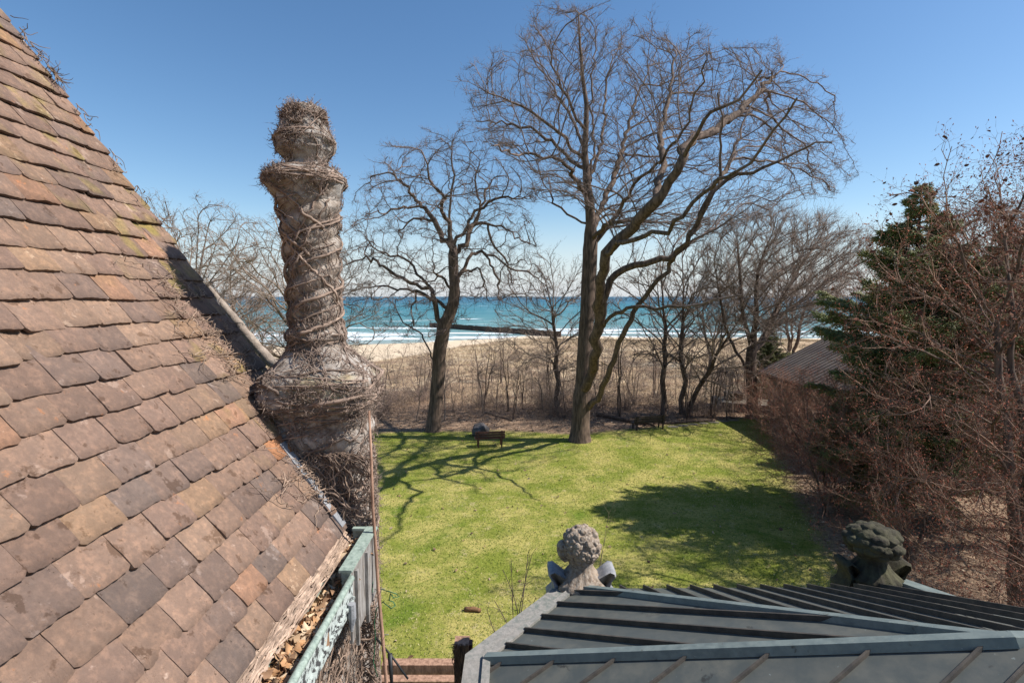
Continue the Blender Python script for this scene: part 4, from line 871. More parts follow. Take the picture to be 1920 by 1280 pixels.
# ------------------------------------------------------------------ dry vines
def vines():
    rng = np.random.default_rng(17); t = empty('climbing_vine', (-1.3, 3.5, 0), 'leafless climbing vine tangled over the chimney and the roof edge', 'vine'); loc = np.array((-1.3, 3.5, 0))
    m = MB(); fz = MB()
    zb, zt = 4.6, PZ[-1] - 0.05
    spots = []
    for k in range(420):
        z = rng.choice((rng.uniform(zb, 6.6), rng.uniform(6.2, 8.0), rng.uniform(7, 9.2))); th = rng.uniform(0, 2 * math.pi); n = int(rng.uniform(14, 60)); r0 = rng.choice((0.0028, 0.004, 0.006, 0.012), p=(0.5, 0.32, 0.14, 0.04)); dth = rng.normal() * 0.05; pts = []
        off = rng.uniform(0.004, 0.016)
        for i in range(n):
            dth = dth * 0.9 + rng.normal() * 0.035; dzz = 0.022 * rng.uniform(0.2, 1.2) * (1 if rng.random() > 0.06 else -1)
            th += dth; z += dzz
            if z > zt: break
            pts.append(chim(th, z, off + rng.uniform(0, 0.007)));
            if rng.random() < 0.75: spots.append((th, z))
        if len(pts) > 4: m.tube(pts, np.linspace(r0, r0 * 0.5, len(pts)), 5, c=np.array((1, 1, 1)) * rng.uniform(0.6, 1.25))
    # thick old stems winding round the stack in its grooves
    for k in range(26):
        z = rng.uniform(7.0, 8.7) if k < 18 else rng.uniform(5.6, 7.0); th = rng.uniform(0, 6.283); n = int(rng.uniform(40, 110)); r0 = rng.uniform(0.006, 0.013); pts = []; slope = rng.choice((14.0, 14.0, -5.0, 3.0)); 
        for i in range(n):
            dz_ = 0.006 * (1 if slope > 10 else 1.8); z += dz_; th += dz_ * slope + rng.normal() * 0.03
            if z > W(590, 352, YC)[2] and k < 18: break
            pts.append(chim(th, z, r0 * 0.7 + 0.012 * (0.5 + 0.5 * math.sin(i * 0.3 + k))))
            if rng.random() < 0.9: spots.append((th, z))
        if len(pts) > 6: m.tube(pts, r0 * np.linspace(1, 0.5, len(pts)), 6, c=np.array((1, 0.97, 0.93)) * rng.uniform(0.75, 1.25))
    # a heavy coil under the cap and ragged crown on the pot
    for zc_, nn_, am in ((W(575, 340, YC)[2], 14, 0.02), (W(575, 324, YC)[2], 14, 0.02), (W(575, 262, YC)[2], 7, 0.02), (W(575, 215, YC)[2], 10, 0.03), (W(600, 745, YC)[2], 18, 0.06), (W(600, 700, YC)[2], 10, 0.04), (W(600, 630, YC)[2], 5, 0.01)):
        for k in range(nn_):
            th0 = rng.uniform(0, 6.283); L_ = rng.uniform(1.0, 3.5); zz_ = zc_ + rng.normal() * am; ph = rng.uniform(0, 6); q1 = np.linspace(0, 1, 22)
            zs = np.minimum(zz_ + 0.02 * np.sin(q1 * 5 + ph) + (q1 - 0.5) * rng.normal() * 0.06, PZ[-1] - 0.01); pts = [chim(th0 + L_ * a_, b_, 0.004 + 0.012 * rng.random()) for a_, b_ in zip(q1, zs)]
            m.tube(pts, rng.uniform(0.003, 0.008), 5, c=np.array((1, 0.97, 0.93)) * rng.uniform(0.6, 1.25))
            for a_, b_ in zip(q1, zs): spots.append((th0 + L_ * a_, b_))
    zt_ = PZ[-3]
    for k in range(46):
        th0 = rng.uniform(0, 6.283); p = chim(th0, zt_ - rng.uniform(0, 0.04), 0.0); pts = [p]; d_ = nrm(np.array((math.cos(th0) * rng.uniform(-0.5, 0.5), math.sin(th0) * rng.uniform(-0.5, 0.5), 1.0)))
        for i in range(int(rng.uniform(4, 9))): d_ = nrm(d_ + rng.normal(size=3) * 0.35); p = p + d_ * 0.011; pts.append(p)
        m.tube(pts, np.linspace(0.006, 0.003, len(pts)), 5, c=np.array((1, 0.9, 0.85)) * rng.uniform(0.5, 1.1))
    # fuzz: short crooked side shoots, thick on cap, pot and bulge
    zz = []; tt = []
    for (pa, pb, n_) in ((196, 250, 1500), (250, 300, 700), (316, 350, 2400), (350, 372, 500), (372, 620, 900), (620, 690, 900), (690, 765, 2400), (765, 990, 1500), (990, 1250, 1500)):
        za, zb_ = W(590, pb, YC)[2], W(590, pa, YC)[2]; zz.append(rng.uniform(za, zb_, n_)); tt.append(rng.uniform(0, 6.283, n_))
    sp_ = np.array(spots); k = rng.choice(len(sp_), 4200); zz.append(sp_[k, 1]); tt.append(sp_[k, 0])
    z = np.concatenate(zz); th = np.concatenate(tt); cl = np.array([mnoise.noise(Vector(p_) * 7) + 0.5 * mnoise.noise(Vector(p_) * 17) for p_ in chim(th, z, 0)]); kk = cl + rng.normal(size=len(z)) * 0.1 > -0.02; z, th = z[kk], th[kk]; z = np.minimum(z, PZ[-1] - 0.01); n = len(z)
    S = chim(th, z, 0.003); N_ = np.stack([np.cos(th), np.sin(th), np.zeros(n)], 1); T_ = np.stack([-np.sin(th), np.cos(th), np.zeros(n)], 1)
    D = nrm(N_ * rng.uniform(0.05, 0.7, (n, 1)) + T_ * rng.normal(size=(n, 1)) + np.array((0, 0, 1.0)) * rng.normal(size=(n, 1)) * 0.9)
    Lf = rng.uniform(0.015, 0.062, n) * (1 + 0.7 * (z < 7.5)); cc = rng.uniform(0.6, 1.5, (n, 1)) * np.ones((1, 3))
    mid, end, ed = prisms(fz, S, D, Lf, 0.0030, rng, 0.7, cc)
    prisms(fz, mid, nrm(D + rng.normal(size=(n, 3)) * 0.9), Lf * 0.5, 0.0022, rng, 0.6, cc)
    prisms(fz, end, nrm(ed + rng.normal(size=(n, 3)) * 0.9), Lf * 0.4, 0.002, rng, 0.6, cc)
    # shoots that stick out
    k = rng.choice(n, 160); prisms(fz, S[k], nrm(N_[k] + rng.normal(size=(160, 3)) * 0.5), rng.uniform(0.05, 0.12, 160), 0.003, rng, 0.6, cc[k])
    # withered tufts lining cap rim
    # roof side: fans of shoots creeping over the tiles
    def on_roof(px, py, h): p = roof_hit(px, py); return p + n_roof * h
    src = [(385, 655, 20), (350, 560, 14), (430, 690, 18), (575, 900, 34), (600, 940, 24), (550, 870, 22), (320, 500, 14), (300, 540, 8), (455, 685, 14), (410, 630, 16), (360, 610, 12)]
    for px, py, n_ in src:
        for i in range(n_):
            p = on_roof(px + rng.normal() * 22, py + rng.normal() * 16, 0.06); a = rng.uniform(-0.6, 1.3) + (math.pi if rng.random() < 0.35 else 0); pts = [p]; L = rng.uniform(0.012, 0.03)
            for s in range(int(rng.uniform(5, 14))):
                a += rng.normal() * 0.28; d = down * -math.sin(a) * 0.9 + np.array((0, -1, 0)) * math.cos(a); p = p + d * L; q_ = p.copy()
                h = (q_[2] - roof_z(q_[0])) * n_roof[2]; q_ = q_ + n_roof * (rng.uniform(0.045, 0.085) - h); p = q_; pts.append(p)
            m.tube(pts, np.linspace(0.0036, 0.0018, len(pts)), 4, c=np.array((1.25, 1.2, 1.1)) * rng.uniform(0.6, 1.2), cap=False)
    # clump of stems on the upper verge
    for i in range(75):
        f = rng.uniform(0, 1) ** 1.5; px = 8 + 88 * (1 - f) if rng.random() < 0.6 else rng.uniform(60, 300); py = 22 + (px) * 1.34; p = W(px, py, DV + rng.normal() * 0.02) + n_roof * 0.045; pts = [p]
        d = nrm(down * rng.uniform(0.5, 1) + n_roof * rng.uniform(-0.15, 0.22) + np.array((0, rng.normal() * 0.4, 0)))
        for s in range(7): d = nrm(d + rng.normal(size=3) * 0.35); p = p + d * 0.018; pts.append(p)
        m.tube(pts, np.linspace(0.0035, 0.0015, 8), 4, c=np.array((1, 0.95, 0.85)) * rng.uniform(0.4, 1.1), cap=False)
    # strands running along the eave between tiles and gutter
    for i in range(330):
        y0 = rng.uniform(-0.5, 3.4); L = rng.uniform(0.3, 1.2); u = rng.uniform(0, 1); pts = []; y1 = min(y0 + L, 3.5)
        for yv in np.linspace(y0, y1, 12):
            u = np.clip(u + rng.normal() * 0.06, 0, 1.1); pts.append((ex + 0.005 + u * 0.085, yv, roof_z(ex) - 0.01 - u * 0.075 + rng.uniform(0.0, 0.022) + 0.02))
        m.tube(pts, rng.choice((0.0025, 0.004, 0.006)), 4, c=np.array((1.45, 1.4, 1.3)) * rng.uniform(0.6, 1.25), cap=False)
    # stems on the outer wall corner of the chimney breast, below the gutter
    def net(n, p0, axis, lo, hi, zlo, zhi, off):      # tangled stems over a flat wall face; axis 0: along x, 1: along y
        for i in range(n):
            u = rng.uniform(lo, hi); z = rng.uniform(zlo, zhi); a = rng.normal() * 0.7 + math.pi / 2 if rng.random() < 0.55 else rng.uniform(0, 6.28); pts = []; o_ = rng.uniform(0, 0.03)
            for q_ in range(int(rng.uniform(6, 26))):
                a += rng.normal() * 0.32; u += math.cos(a) * 0.022; z += math.sin(a) * 0.022; o_ = min(0.045, max(0, o_ + rng.normal() * 0.004))
                if not (lo - 0.01 < u < hi + 0.02) or z > zhi: break
                pts.append((u, p0 - off * o_, z) if axis == 0 else (p0 + o_, u, z))
            if len(pts) > 3: m.tube(pts, rng.choice((0.0022, 0.0035, 0.006, 0.010), p=(0.45, 0.33, 0.16, 0.06)) * np.linspace(1, 0.6, len(pts)), 5, c=np.array((1, 0.96, 0.9)) * rng.uniform(0.5, 1.35), cap=False)
    net(1500, YC - PR[2] - 0.004, 0, W(545, 1000, 3.52)[0], W(700, 1000, 3.52)[0], 5.1, 7.05, 1)
    net(900, ex + 0.104, 1, 1.2, 3.58, 5.0, roof_z(ex) - 0.24, 1)
    m.build('stems', M['vine'], t, True, loc=loc); fz.build('shoots', M['vine'], t, True, loc=loc)
    # thick old trunk lying on the verge
    k = [(392, 538, 4.36), (414, 567, 4.38), (441, 600, 4.38), (460, 623, 4.38), (483, 650, 4.36), (508, 679, 4.3), (526, 690, 4.2)]; rd = [0.014, 0.028, 0.036, 0.037, 0.038, 0.042, 0.04]
    pts = [W(*a) for a in k]; tm = MB(); PP = np.array(pts); s = np.linspace(0, 6, 25); PP = np.stack([np.interp(s, range(7), PP[:, i]) for i in range(3)], 1) + rng.normal(size=(25, 3)) * 0.0025
    tm.tube(PP, np.interp(s, range(7), rd) * rng.uniform(0.93, 1.07, 25), 10)
    k2 = [W(*a) for a in ((408, 562, 4.36), (412, 590, 4.05), (414, 620, 4.0), (420, 640, 3.97))]; tm.tube(k2, [0.014, 0.012, 0.012, 0.008], 6)
    o = tm.build('trunk', mat('old_vine_bark', (0.40, 0.33, 0.27), 0.9, var=(0.26, 0.21, 0.17), scale=16, bump=0.6, bscale=50), t, True, loc=loc); o['label'] = 'thick pale bare stem lying along the roof verge'
vines()

# ------------------------------------------------------------------ gutter with leaves
def gutter():
    ez = roof_z(ex) - 0.02
    g = bpy.data.objects.new('gutter', None); col.objects.link(g); g.parent = house; g['label'] = 'green copper box gutter along the eave, full of dead leaves'
    def gx_(px, py): d = ray(px, py); return d[0] / d[2] * (ez - CAMH)
    xo = gx_(600, 1176); xi = ex + 0.075
    zb = ez - 0.16; y0, y1 = -1.6, 3.50
    m = MB(); m.box(xi, xo, y0, y1, zb - 0.02, zb); m.box(xi - 0.004, xi + 0.006, y0, y1, zb, ez - 0.045); m.box(xi - 0.12, xi + 0.008, y0, y1, ez - 0.075, ez - 0.06); m.build('trough', M['patina'], g, False, loc=HL)
    m = MB(); m.box(xo, xo + 0.018, y0, 2.93, zb - 0.02, ez - 0.02); m.box(xo + 0.018, xo + 0.03, y0, 2.93, zb + 0.03, zb + 0.045); m.build('ornamental_band', M['ornament'], g, False, loc=HL)
    m = MB(); ys = np.linspace(y0, 2.93, 30); m.tube([(xo + 0.012, v, ez - 0.008 + 0.002 * math.sin(v * 9)) for v in ys], 0.019, 10); m.build('rim', M['patina'], g, True, loc=HL)
    # raised leader head at the chimney end
    m = MB(); ya, yb = 2.93, 3.50; xa, xb = xo - 0.045, xo + 0.006; zt = ez + 0.03
    m.box(xa, xb, ya, ya + 0.012, zb - 0.05, zt - 0.004); m.box(xa - 0.10, xb, yb - 0.012, yb, zb, zt - 0.002)
    m.box(xa - 0.012, xb + 0.012, ya - 0.012, yb + 0.004, zt, zt + 0.016); m.box(xa - 0.10, xa - 0.0121, yb - 0.03, yb + 0.006, zt - 0.002, zt + 0.014)
    m.build('leader_head', M['patina'], g, False, loc=HL)
    m = MB(); m.box(xb - 0.012, xb, ya + 0.013, yb - 0.013, zb - 0.25, zt - 0.001); m.build('head_panel', M['darkgrey'], g, False, loc=HL)
    for yy in (3.0, 3.22):
        m = MB(); m.box(xb + 0.002, xb + 0.02, yy, yy + 0.03, zb - 0.30, zt - 0.03); m.build('panel_strip', M['darkgrey'], g, False, loc=HL)
    m = MB(); m.tube([(xb + 0.035, 2.83, zb + 0.06), (xb + 0.035, 2.83, zb - 0.02), (xb + 0.03, 2.83, zb - 0.10)], [0.022, 0.024, 0.008], 9)
    m.build('bracket', M['leadgrey'], g, False, loc=HL)
    rng = np.random.default_rng(5); n = 5200; x = rng.uniform(xi + 0.01, xo - 0.01, n); y = rng.uniform(-0.6, 3.48, n)
    z = zb + 0.03 + 0.075 * rng.random(n) ** 0.6 * (1 - 0.5 * ((x - xi) / (xo - xi))) + 0.02 * np.sin(y * 6)
    l = MB(); leaf_quads(l, np.stack([x, y, z], 1), 0.026, rng, [(0.58, 0.39, 0.23), (0.45, 0.28, 0.16), (0.72, 0.55, 0.37), (0.32, 0.19, 0.11), (0.56, 0.32, 0.16)], flat=0.35, curl=0.6)
    tag(l.build('dead_leaves', M['leaf'], loc=(xi, 2, zb)), 'dry curled oak leaves filling the gutter', 'leaves', kind='stuff')
    return xo, ez
XO, EZ = gutter()

# brown pole tied to the wall corner
def wall_pole():
    t = empty('wall_pole', tuple(W(727, 1290, 3.3)), 'thin brown pole standing against the chimney corner beside the gutter', 'pole'); loc = W(727, 1290, 3.3)
    pts = [(692, 770, 3.46), (696, 860, 3.44), (699, 950, 3.42), (704, 1020, 3.4), (709, 1100, 3.38), (716, 1180, 3.34), (723, 1260, 3.32), (728, 1330, 3.3), (733, 1420, 3.28)]
    m = MB(); m.tube([W(*p) for p in pts], np.array([0.008, 0.009, 0.010, 0.011, 0.011, 0.012, 0.012, 0.012, 0.012]), 8)
    pb = W(*pts[-1]); m.tube([pb, (pb[0] + 0.05, pb[1], 2.5), (pb[0] + 0.05, pb[1], -0.1)], 0.012, 8)
    m.build('rod', M['post'], t, True, loc=loc)
    for p, q_ in (((697, 1104, 3.47), (722, 1103, 3.36)), ((699, 1189, 3.47), (728, 1189, 3.32))):
        m = MB(); m.tube([W(*p), W(*q_)], 0.0025, 5); m.build('tie_wire', M['leadgrey'], t, True, loc=loc)
wall_pole()
m = MB(); rng = np.random.default_rng(3); pts = []
for k_ in ((700, 1080), (698, 1110), (712, 1103), (728, 1108), (742, 1112), (748, 1118), (738, 1120), (732, 1112), (730, 1125), (738, 1128), (741, 1135), (733, 1140), (718, 1128), (706, 1140), (702, 1165), (704, 1200), (700, 1240), (708, 1268)): pts.append(W(k_[0], k_[1], 3.4 + rng.normal() * 0.02))
m.tube(pts, 0.0035, 5); tag(m.build('green_wire', M['greenwire']), 'curled loose green wire beside the thin brown pole', 'wire')
m = MB(); m.tube([W(705, 1195, 3.5), W(735, 1230, 3.45), W(765, 1272, 3.4)], 0.008, 6); m.tube([W(731, 1225, 3.45), W(735, 1290, 3.4)], [0.018, 0.01], 6)
tag(m.build('support_bracket', M['black']), 'thin black slanting bracket arm at the foot of the chimney corner', 'bracket')

# ------------------------------------------------------------------ copper bay roof
HB = 4.3; ZE = CAMH - HB
C1, C2, C0 = G(1080, 1103, ZE), G(1690, 1099, ZE), G(912, 1237, ZE)
d = ray(1895, 1203); Ap = np.array((0, 0, CAMH)) + d * (0.963 * HB * 1.0 / d[1])
def lerp(a, b, t): return a + (b - a) * t
def bay():
    bay_o = bpy.data.objects.new('bay_roof', None); col.objects.link(bay_o); bay_o.parent = house; bay_o['label'] = 'dark weathered copper roof with standing seams'
    Er = C2 + np.array((0.30 * HB, -0.365 * HB, 0)) * 1.45; Er2 = Er + np.array((0.2, -3, 0)); C0b = C0 + np.array((-0.06, -4.5, 0)); 
    # near plane: passes C0 and Ap, gradient (0.4645, 0.15)
    gx_, gy_ = 0.4645, 0.15
    gx_ = (Ap[2] - C0[2] - gy_ * (Ap[1] - C0[1])) / (Ap[0] - C0[0])
    def nz(x, y): return C0[2] + gx_ * (x - C0[0]) + gy_ * (y - C0[1])
    N1 = np.array((C0[0], -1.5, nz(C0[0], -1.5))); N2 = np.array((Ap[0] + 3.0, -1.5, 0)); N2[2] = nz(N2[0], N2[1]); A2 = Ap + np.array((3.0, -0.25, 0.0)); A2[2] = Ap[2] + 0.12
    m = MB()
    faces = [[C0, C1, Ap], [C1, C2, Er, Ap], [C0, Ap, N2, N1], [Ap, Er, Er2, N2]]
    for f in faces:
        n_ = len(f); V = list(f) + [p - np.array((0, 0, 0.06)) for p in f]
        qs = [(i, i + n_, (i + 1) % n_ + n_, (i + 1) % n_) for i in range(n_)]
        if n_ == 4: m.add(V, qs + [(3, 2, 1, 0), (4, 5, 6, 7)])
        else: m.add(V, qs, [(2, 1, 0), (3, 4, 5)])
    m.build('roof_sheet', M['copper'], bay_o, False, loc=HL)
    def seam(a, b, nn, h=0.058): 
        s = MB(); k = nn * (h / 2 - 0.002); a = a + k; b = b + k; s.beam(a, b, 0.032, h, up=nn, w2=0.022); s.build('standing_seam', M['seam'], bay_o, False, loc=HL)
    def nrmal(a, b, c): n_ = nrm(np.cross(b - a, c - a)); return n_ if n_[2] > 0 else -n_
    # canted face seams
    nn = nrmal(C0, C1, Ap); e = nrm(C0 - C1); Lc = np.linalg.norm(C0 - C1); inn = nrm(np.cross(nn, e)); inn = inn if inn[0] > 0 else -inn
    for k_ in range(0, 6):
        s = 0.16 + k_ * 0.378
        if s > Lc - 0.1: break
        p = C1 + e * s
        # stop where it meets a hip: intersect with C1-Ap or C0-Ap
        best = None
        for H in (C1, C0):
            hv = Ap - H; Mx = np.stack([inn, -hv, nn], 1); sol = np.linalg.solve(Mx, H - p)
            if sol[0] > 0 and 0 <= sol[1] <= 1 and (best is None or sol[0] < best): best = sol[0]
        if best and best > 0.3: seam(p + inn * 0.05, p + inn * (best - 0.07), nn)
    # far face seams
    nn = nrmal(C1, C2, Ap); inn = nrm(np.cross(nn, nrm(C2 - C1))); inn = inn if inn[1] < 0 else -inn; Lf = np.linalg.norm(C2 - C1)
    for k_ in range(0, 13):
        s = 0.30 + k_ * 0.348
        if s > Lf - 0.02: break
        p = C1 + nrm(C2 - C1) * s; best = None
        for H, Q in ((C1, Ap), (C2, Er), (Ap, Er)):
            hv = Q - H; Mx = np.stack([inn, -hv, nn], 1); sol = np.linalg.solve(Mx, H - p)
            if sol[0] > 0.02 and 0 <= sol[1] <= 1 and (best is None or sol[0] < best): best = sol[0]
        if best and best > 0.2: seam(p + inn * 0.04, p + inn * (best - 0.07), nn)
    # near face seams
    gr = np.array((gx_, gy_)); e2 = gr / np.linalg.norm(gr); sl_ = np.linalg.norm(gr); dvec = nrm(np.array((e2[0], e2[1], sl_))); nn = nrm(np.array((-gx_, -gy_, 1.0)))
    lam = [0.059, 0.194, 0.336, 0.486, 0.641, 0.808, 0.97]
    for l_ in lam:
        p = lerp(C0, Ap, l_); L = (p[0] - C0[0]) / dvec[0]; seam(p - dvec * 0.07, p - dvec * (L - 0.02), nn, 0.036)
    for k_ in range(1, 6):
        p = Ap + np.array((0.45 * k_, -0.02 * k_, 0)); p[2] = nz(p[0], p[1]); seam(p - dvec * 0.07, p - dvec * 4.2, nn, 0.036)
    # hip caps
    def cap(a, b, nm='hip_cap', w_=0.15, h=0.085, lift=0.03):
        s = MB(); up = np.array((0, 0, 1.0)); s.beam(a + up * lift, b + up * lift, w_, h, w2=w_ * 0.62); s.build(nm, M['coppercap'], bay_o, False, loc=HL)
    cap(C0, Ap + nrm(Ap - C0) * 0.02, w_=0.15, h=0.08, lift=0.03); cap(C1, Ap, w_=0.12, h=0.065); cap(Ap, A2 + np.array((0, 0.0, 0)), 'ridge_cap', w_=0.15, h=0.08, lift=0.03)
    # copings on the walls below
    def coping(pts, nm, w_in, w_out, mt, dz=(-0.22, 0.03)):
        s = MB(); P = np.array(pts); off = []
        for i in range(len(P)):
            t0 = nrm(P[i] - P[i - 1]) if i else nrm(P[1] - P[0]); t1 = nrm(P[i + 1] - P[i]) if i < len(P) - 1 else t0; tt = nrm(t0 + t1); nrm2 = np.array((tt[1], -tt[0], 0)); off.append(nrm2 / max(0.5, np.dot(nrm2, np.array((t0[1], -t0[0], 0)))))
        off = np.array(off); V = []
        for i in range(len(P)):
            a = P[i] + off[i] * w_in; b = P[i] - off[i] * w_out; V += [a + (0, 0, dz[1]), b + (0, 0, dz[1]), b + (0, 0, dz[0]), a + (0, 0, dz[0])]
        Q = []
        for i in range(len(P) - 1):
            for j in range(4): Q.append((i * 4 + j, i * 4 + (j + 1) % 4, i * 4 + 4 + (j + 1) % 4, i * 4 + 4 + j))
        Q += [(3, 2, 1, 0), tuple((len(P) - 1) * 4 + j for j in range(4))]
        s.add(V, Q); return s.build(nm, mt, bay_o, False, loc=HL)
    C0n = C0 + np.array((-0.02, -6, 0.0))
    coping([C0n, C0, C1], 'coping', 0.0, 0.26, M['coping'], (-0.25, 0.012))
    coping([C0n + (0.02, 0, 0), C0 + (0.02, 0, 0), C1 + (0.02, 0, 0)], 'curb', 0.03, 0.06, M['coping'], (-0.05, 0.05))
    coping([C2, Er, Er2], 'side_coping', -0.02, 0.2, M['coppercap'], (-0.2, 0.05))
    s = MB(); P = [C0n - (0.16, 0, 0), C0 - (0.16, 0, 0) , C1 - (0.12, -0.02, 0), C2 + (0.1, -0.0, 0), Er + (0.1, 0, 0), Er2]; V = [(p[0], p[1], 0) for p in P] + [(p[0], p[1], ZE - 0.26) for p in P]; n_ = len(P)
    s.add(V, [(i, i + 1, n_ + i + 1, n_ + i) for i in range(n_ - 1)]); s.build('bay_wall', M['stucco'], bay_o, False, loc=HL)
    return Er
Er = bay()

# ------------------------------------------------------------------ stone finials on the bay corners
def finial(loc, label, mt, seed, hw, hh, face=True, petals=False):
    import bmesh
    rng = np.random.default_rng(seed + 40); t = empty('stone_finial', tuple(loc), label, 'finial', 'carved finials on the bay parapet'); 
    # carved head: overlapping lobes over an ellipsoid
    bm = bmesh.new(); zc = 0.33 + hh
    nc = 75 if not petals else 34
    cen_ = nrm(rng.normal(size=(600, 3))); keep = [cen_[0]]
    for c_ in cen_[1:]:
        if min(np.arccos(np.clip(np.dot(np.array(keep), c_), -1, 1))) > (0.27 if not petals else 0.42): keep.append(c_)
    K = np.array(keep); sg_ = rng.choice((-1, 1), len(K)); ph_ = rng.uniform(0, 6.28, len(K)); sz_ = rng.uniform(0.6, 1.3, len(K))
    res = bmesh.ops.create_icosphere(bm, subdivisions=6, radius=1)['verts']; Pv = np.array([v.co[:] for v in res]); D_ = np.arccos(np.clip(Pv @ K.T, -1, 1)); near_ = D_.argmin(1); rho = D_[np.arange(len(Pv)), near_] / (0.24 if not petals else 0.36)
    ax = nrm(np.cross(K[near_], (0.3, 0.2, 0.9))); bx = np.cross(K[near_], ax); ang = np.arctan2((Pv * bx).sum(1), (Pv * ax).sum(1))
    hgt = sz_[near_] * (1 - np.clip(rho, 0, 1.2) ** 2) * 1.0 + (0.28 if not petals else 0.12) * np.sin(ang * sg_[near_] + rho * 8 + ph_[near_]) * np.clip(rho * 1.5, 0, 1)
    scl = 1 + hgt * (0.15 if not petals else 0.2); Pv = Pv * scl[:, None] * (hw * 0.94, hw * 0.94, hh * 0.94) + (0, 0, zc)
    for v, p_ in zip(res, Pv): v.co = Vector(p_)
    if face:      # brow, nose and chin of the carved face, turned to the left
        for (dx, dz, sx, sz) in ((-0.98, -0.10, 0.10, 0.10), (-1.1, -0.28, 0.07, 0.055), (-0.95, -0.42, 0.10, 0.08), (-0.86, -0.62, 0.09, 0.08)):
            for v in bmesh.ops.create_icosphere(bm, subdivisions=2, radius=1)['verts']: v.co = Vector((v.co.x * sx + dx * hw, v.co.y * sx * 1.2, v.co.z * sz + dz * hh + zc))
    me = bpy.data.meshes.new('carved_head'); bm.to_mesh(me); bm.free(); me.materials.append(mt)
    for v in me.vertices: v.co += v.co.normalized() * (mnoise.noise(v.co * 14) * 0.014 + mnoise.noise(v.co * 45) * 0.005)
    ca = me.color_attributes.new('tint', 'FLOAT_COLOR', 'POINT'); ca.data.foreach_set('color', np.ones(len(me.vertices) * 4, np.float32))
    me.polygons.foreach_set('use_smooth', [True] * len(me.polygons)); o = bpy.data.objects.new('carved_head', me); col.objects.link(o); o.parent = t
    # fluted neck and spreading foot
    zz = np.array([-0.55, -0.12, -0.04, 0.04, 0.10, 0.16, 0.24, 0.30, 0.36, 0.44, 0.5]); rr = np.array([0.30, 0.30, 0.36, 0.37, 0.30, 0.24, 0.185, 0.17, 0.195, 0.175, 0.16]); th = np.arange(56) / 56 * 6.283
    TH, I = np.meshgrid(th, range(len(zz))); RR = rr[I] * (1 + 0.14 * np.abs(np.sin(TH * 8)) * ((zz[I] > -0.02) & (zz[I] < 0.26))); P = np.stack([RR * np.cos(TH), RR * np.sin(TH), zz[I]], -1)
    n = 56; i = np.arange(len(zz) - 1)[:, None] * n; j = np.arange(n)[None]; k = (j + 1) % n; m = MB(); m.add(P.reshape(-1, 3), np.stack([i + j, i + k, i + n + k, i + n + j], -1).reshape(-1, 4)); m.build('neck', mt, t)
    for sx in (-1, 1):
        m = MB(); pr_ = [(0.08, -0.3), (0.10, 0.10), (0.20, 0.13), (0.32, 0.22), (0.42, 0.29), (0.49, 0.27), (0.50, 0.21), (0.45, 0.14), (0.42, 0.04), (0.44, -0.06), (0.52, -0.14), (0.50, -0.3)]; V = []; ny_ = (-0.20, -0.17, 0.17, 0.20)
        for yy in ny_:
            f_ = 0.9 if abs(yy) > 0.19 else 1.0
            V += [(sx * (0.29 + (q_[0] - 0.29) * f_), yy * (0.55 + 0.9 * max(0, q_[0] - 0.1)), q_[1] * f_) for q_ in pr_]
        n_ = len(pr_); Q = [(r_ * n_ + i_, r_ * n_ + (i_ + 1) % n_, (r_ + 1) * n_ + (i_ + 1) % n_, (r_ + 1) * n_ + i_) for r_ in range(3) for i_ in range(n_)]
        T_ = [(e_ * 3 * n_, e_ * 3 * n_ + i_, e_ * 3 * n_ + i_ + 1) for e_ in (0, 1) for i_ in range(1, n_ - 1)]
        m.add(V, Q, T_)
        m.build('scroll', M['leadgrey'] if not petals else mt, t)
    return t
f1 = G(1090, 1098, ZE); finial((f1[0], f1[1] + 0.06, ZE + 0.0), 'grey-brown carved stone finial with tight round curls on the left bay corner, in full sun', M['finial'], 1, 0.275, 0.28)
f2 = G(1650, 1098, ZE); finial((f2[0] + 0.03, f2[1] + 0.25, ZE + 0.02), 'dark mossy carved stone finial with broad lobes on the right bay corner, in shade', M['mossy'], 2, 0.38, 0.24, False, True)

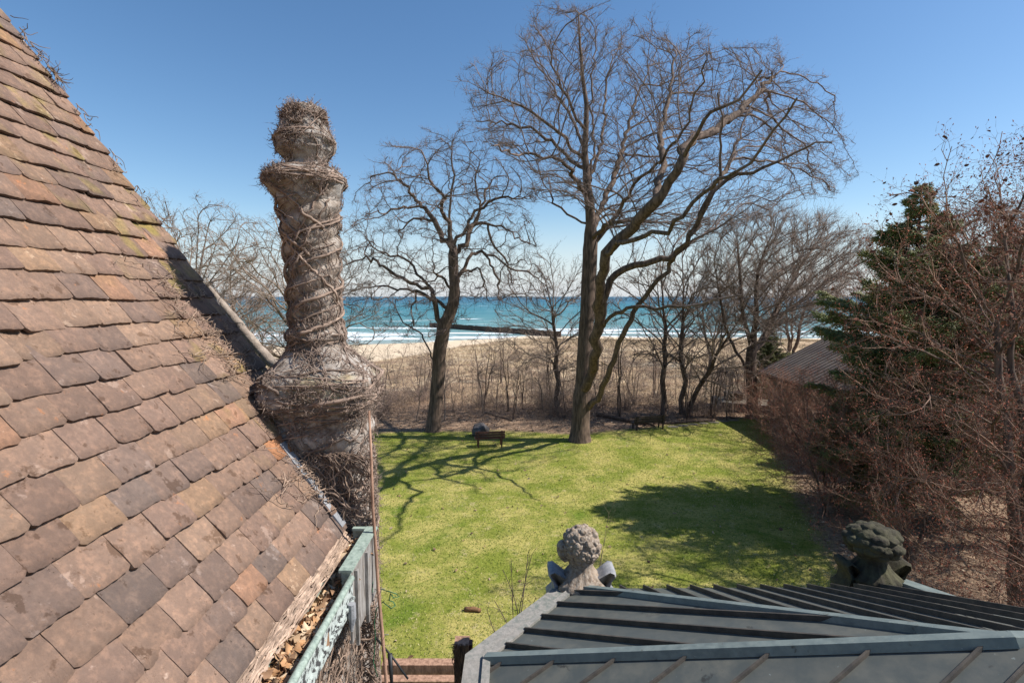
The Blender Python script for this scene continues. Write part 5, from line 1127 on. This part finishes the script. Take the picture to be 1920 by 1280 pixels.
# brown post, timber edging and young plants below the bay
def brown_post():
    y = 8.0; p = W(868, 1200, y); t = empty('brown_post', (p[0], p[1], 0), 'brown square post wrapped in vine stems left of the bay coping', 'post'); loc = (p[0], p[1], 0)
    m = MB(); m.box(p[0] - 0.13, p[0] + 0.10, y - 0.12, y + 0.12, 0, p[2]); m.build('shaft', M['post'], t, False, loc=loc)
    m = MB(); m.box(p[0] + 0.102, p[0] + 0.15, y - 0.07, y + 0.07, 0, p[2] - 0.03); m.build('side_board', M['wood'], t, False, loc=loc)
    m = MB(); rng = np.random.default_rng(8)
    for i in range(70):
        x = p[0] + rng.uniform(-0.15, 0.13); z = rng.uniform(p[2] - 1.6, p[2] - 0.1); pts = []
        for s in range(9): x = np.clip(x + rng.normal() * 0.02, p[0] - 0.16, p[0] + 0.16); z = min(z + 0.06, p[2] + 0.03); pts.append((x, y - 0.125 - rng.uniform(0, 0.02), z))
        m.tube(pts, 0.005, 4, c=np.array((1, 0.85, 0.75)) * rng.uniform(0.5, 1.2), cap=False)
    m.build('vine_stems', M['vine'], t, True, loc=loc)
brown_post()
a, b = G(735, 1262), G(862, 1262); m = MB(); m.beam((a[0] - 0.2, a[1], 0.12), (b[0] + 0.4, b[1], 0.12), 0.22, 0.30); m.beam((a[0] - 0.2, a[1] - 0.35, 0.06), (b[0] + 0.4, b[1] - 0.35, 0.06), 0.2, 0.2)
tag(m.build('timber_edging', M['post'], smooth=False), 'brown timber edging of a bed at the near edge of the lawn', 'edging')
def whip(loc_b, tips, r, label, matn='twig', c=(0.7, 0.7, 0.7)):
    t = empty('young_shrub', tuple(loc_b), label, 'shrub'); m = MB(); rng = np.random.default_rng(int(abs(loc_b[0]) * 100))
    for q_ in tips:
        q_ = np.array(q_); s = np.linspace(0, 1, 8)[:, None]; pts = loc_b + (q_ - loc_b) * s + np.array((0.1, 0, 0)) * np.sin(s * 3) * rng.normal() * 0.6; m.tube(pts, np.linspace(r, r * 0.4, 8), 5, c=c, cap=False)
        k = rng.integers(2, 8, 9); prisms(m, pts[k], nrm((q_ - loc_b)[None] + rng.normal(size=(9, 3)) * 0.7), 0.25, r * 0.4, rng, 0.3, np.tile(c, (9, 1)))
    m.build('stems', M[matn], t, True, loc=loc_b); return t
yb = 8.6; base = W(963, 1160, yb); whip(np.array((base[0], base[1], base[2] - 0.8)), [W(958, 1045, yb), W(998, 1040, yb), W(990, 1035, yb + 0.3), W(925, 1125, yb - 0.3), W(915, 1145, yb), W(940, 1068, yb), W(1005, 1120, yb)], 0.011, 'dark leafless young shrub just outside the left bay coping')
yb = 8.4; base = W(1120, 1062, yb); whip(np.array((base[0], base[1], base[2] - 0.5)), [W(1146, 975, yb), W(1142, 962, yb)], 0.006, 'pale thin shoot rising right of the curled finial', 'greytwig', (1.3, 1.3, 1.0))
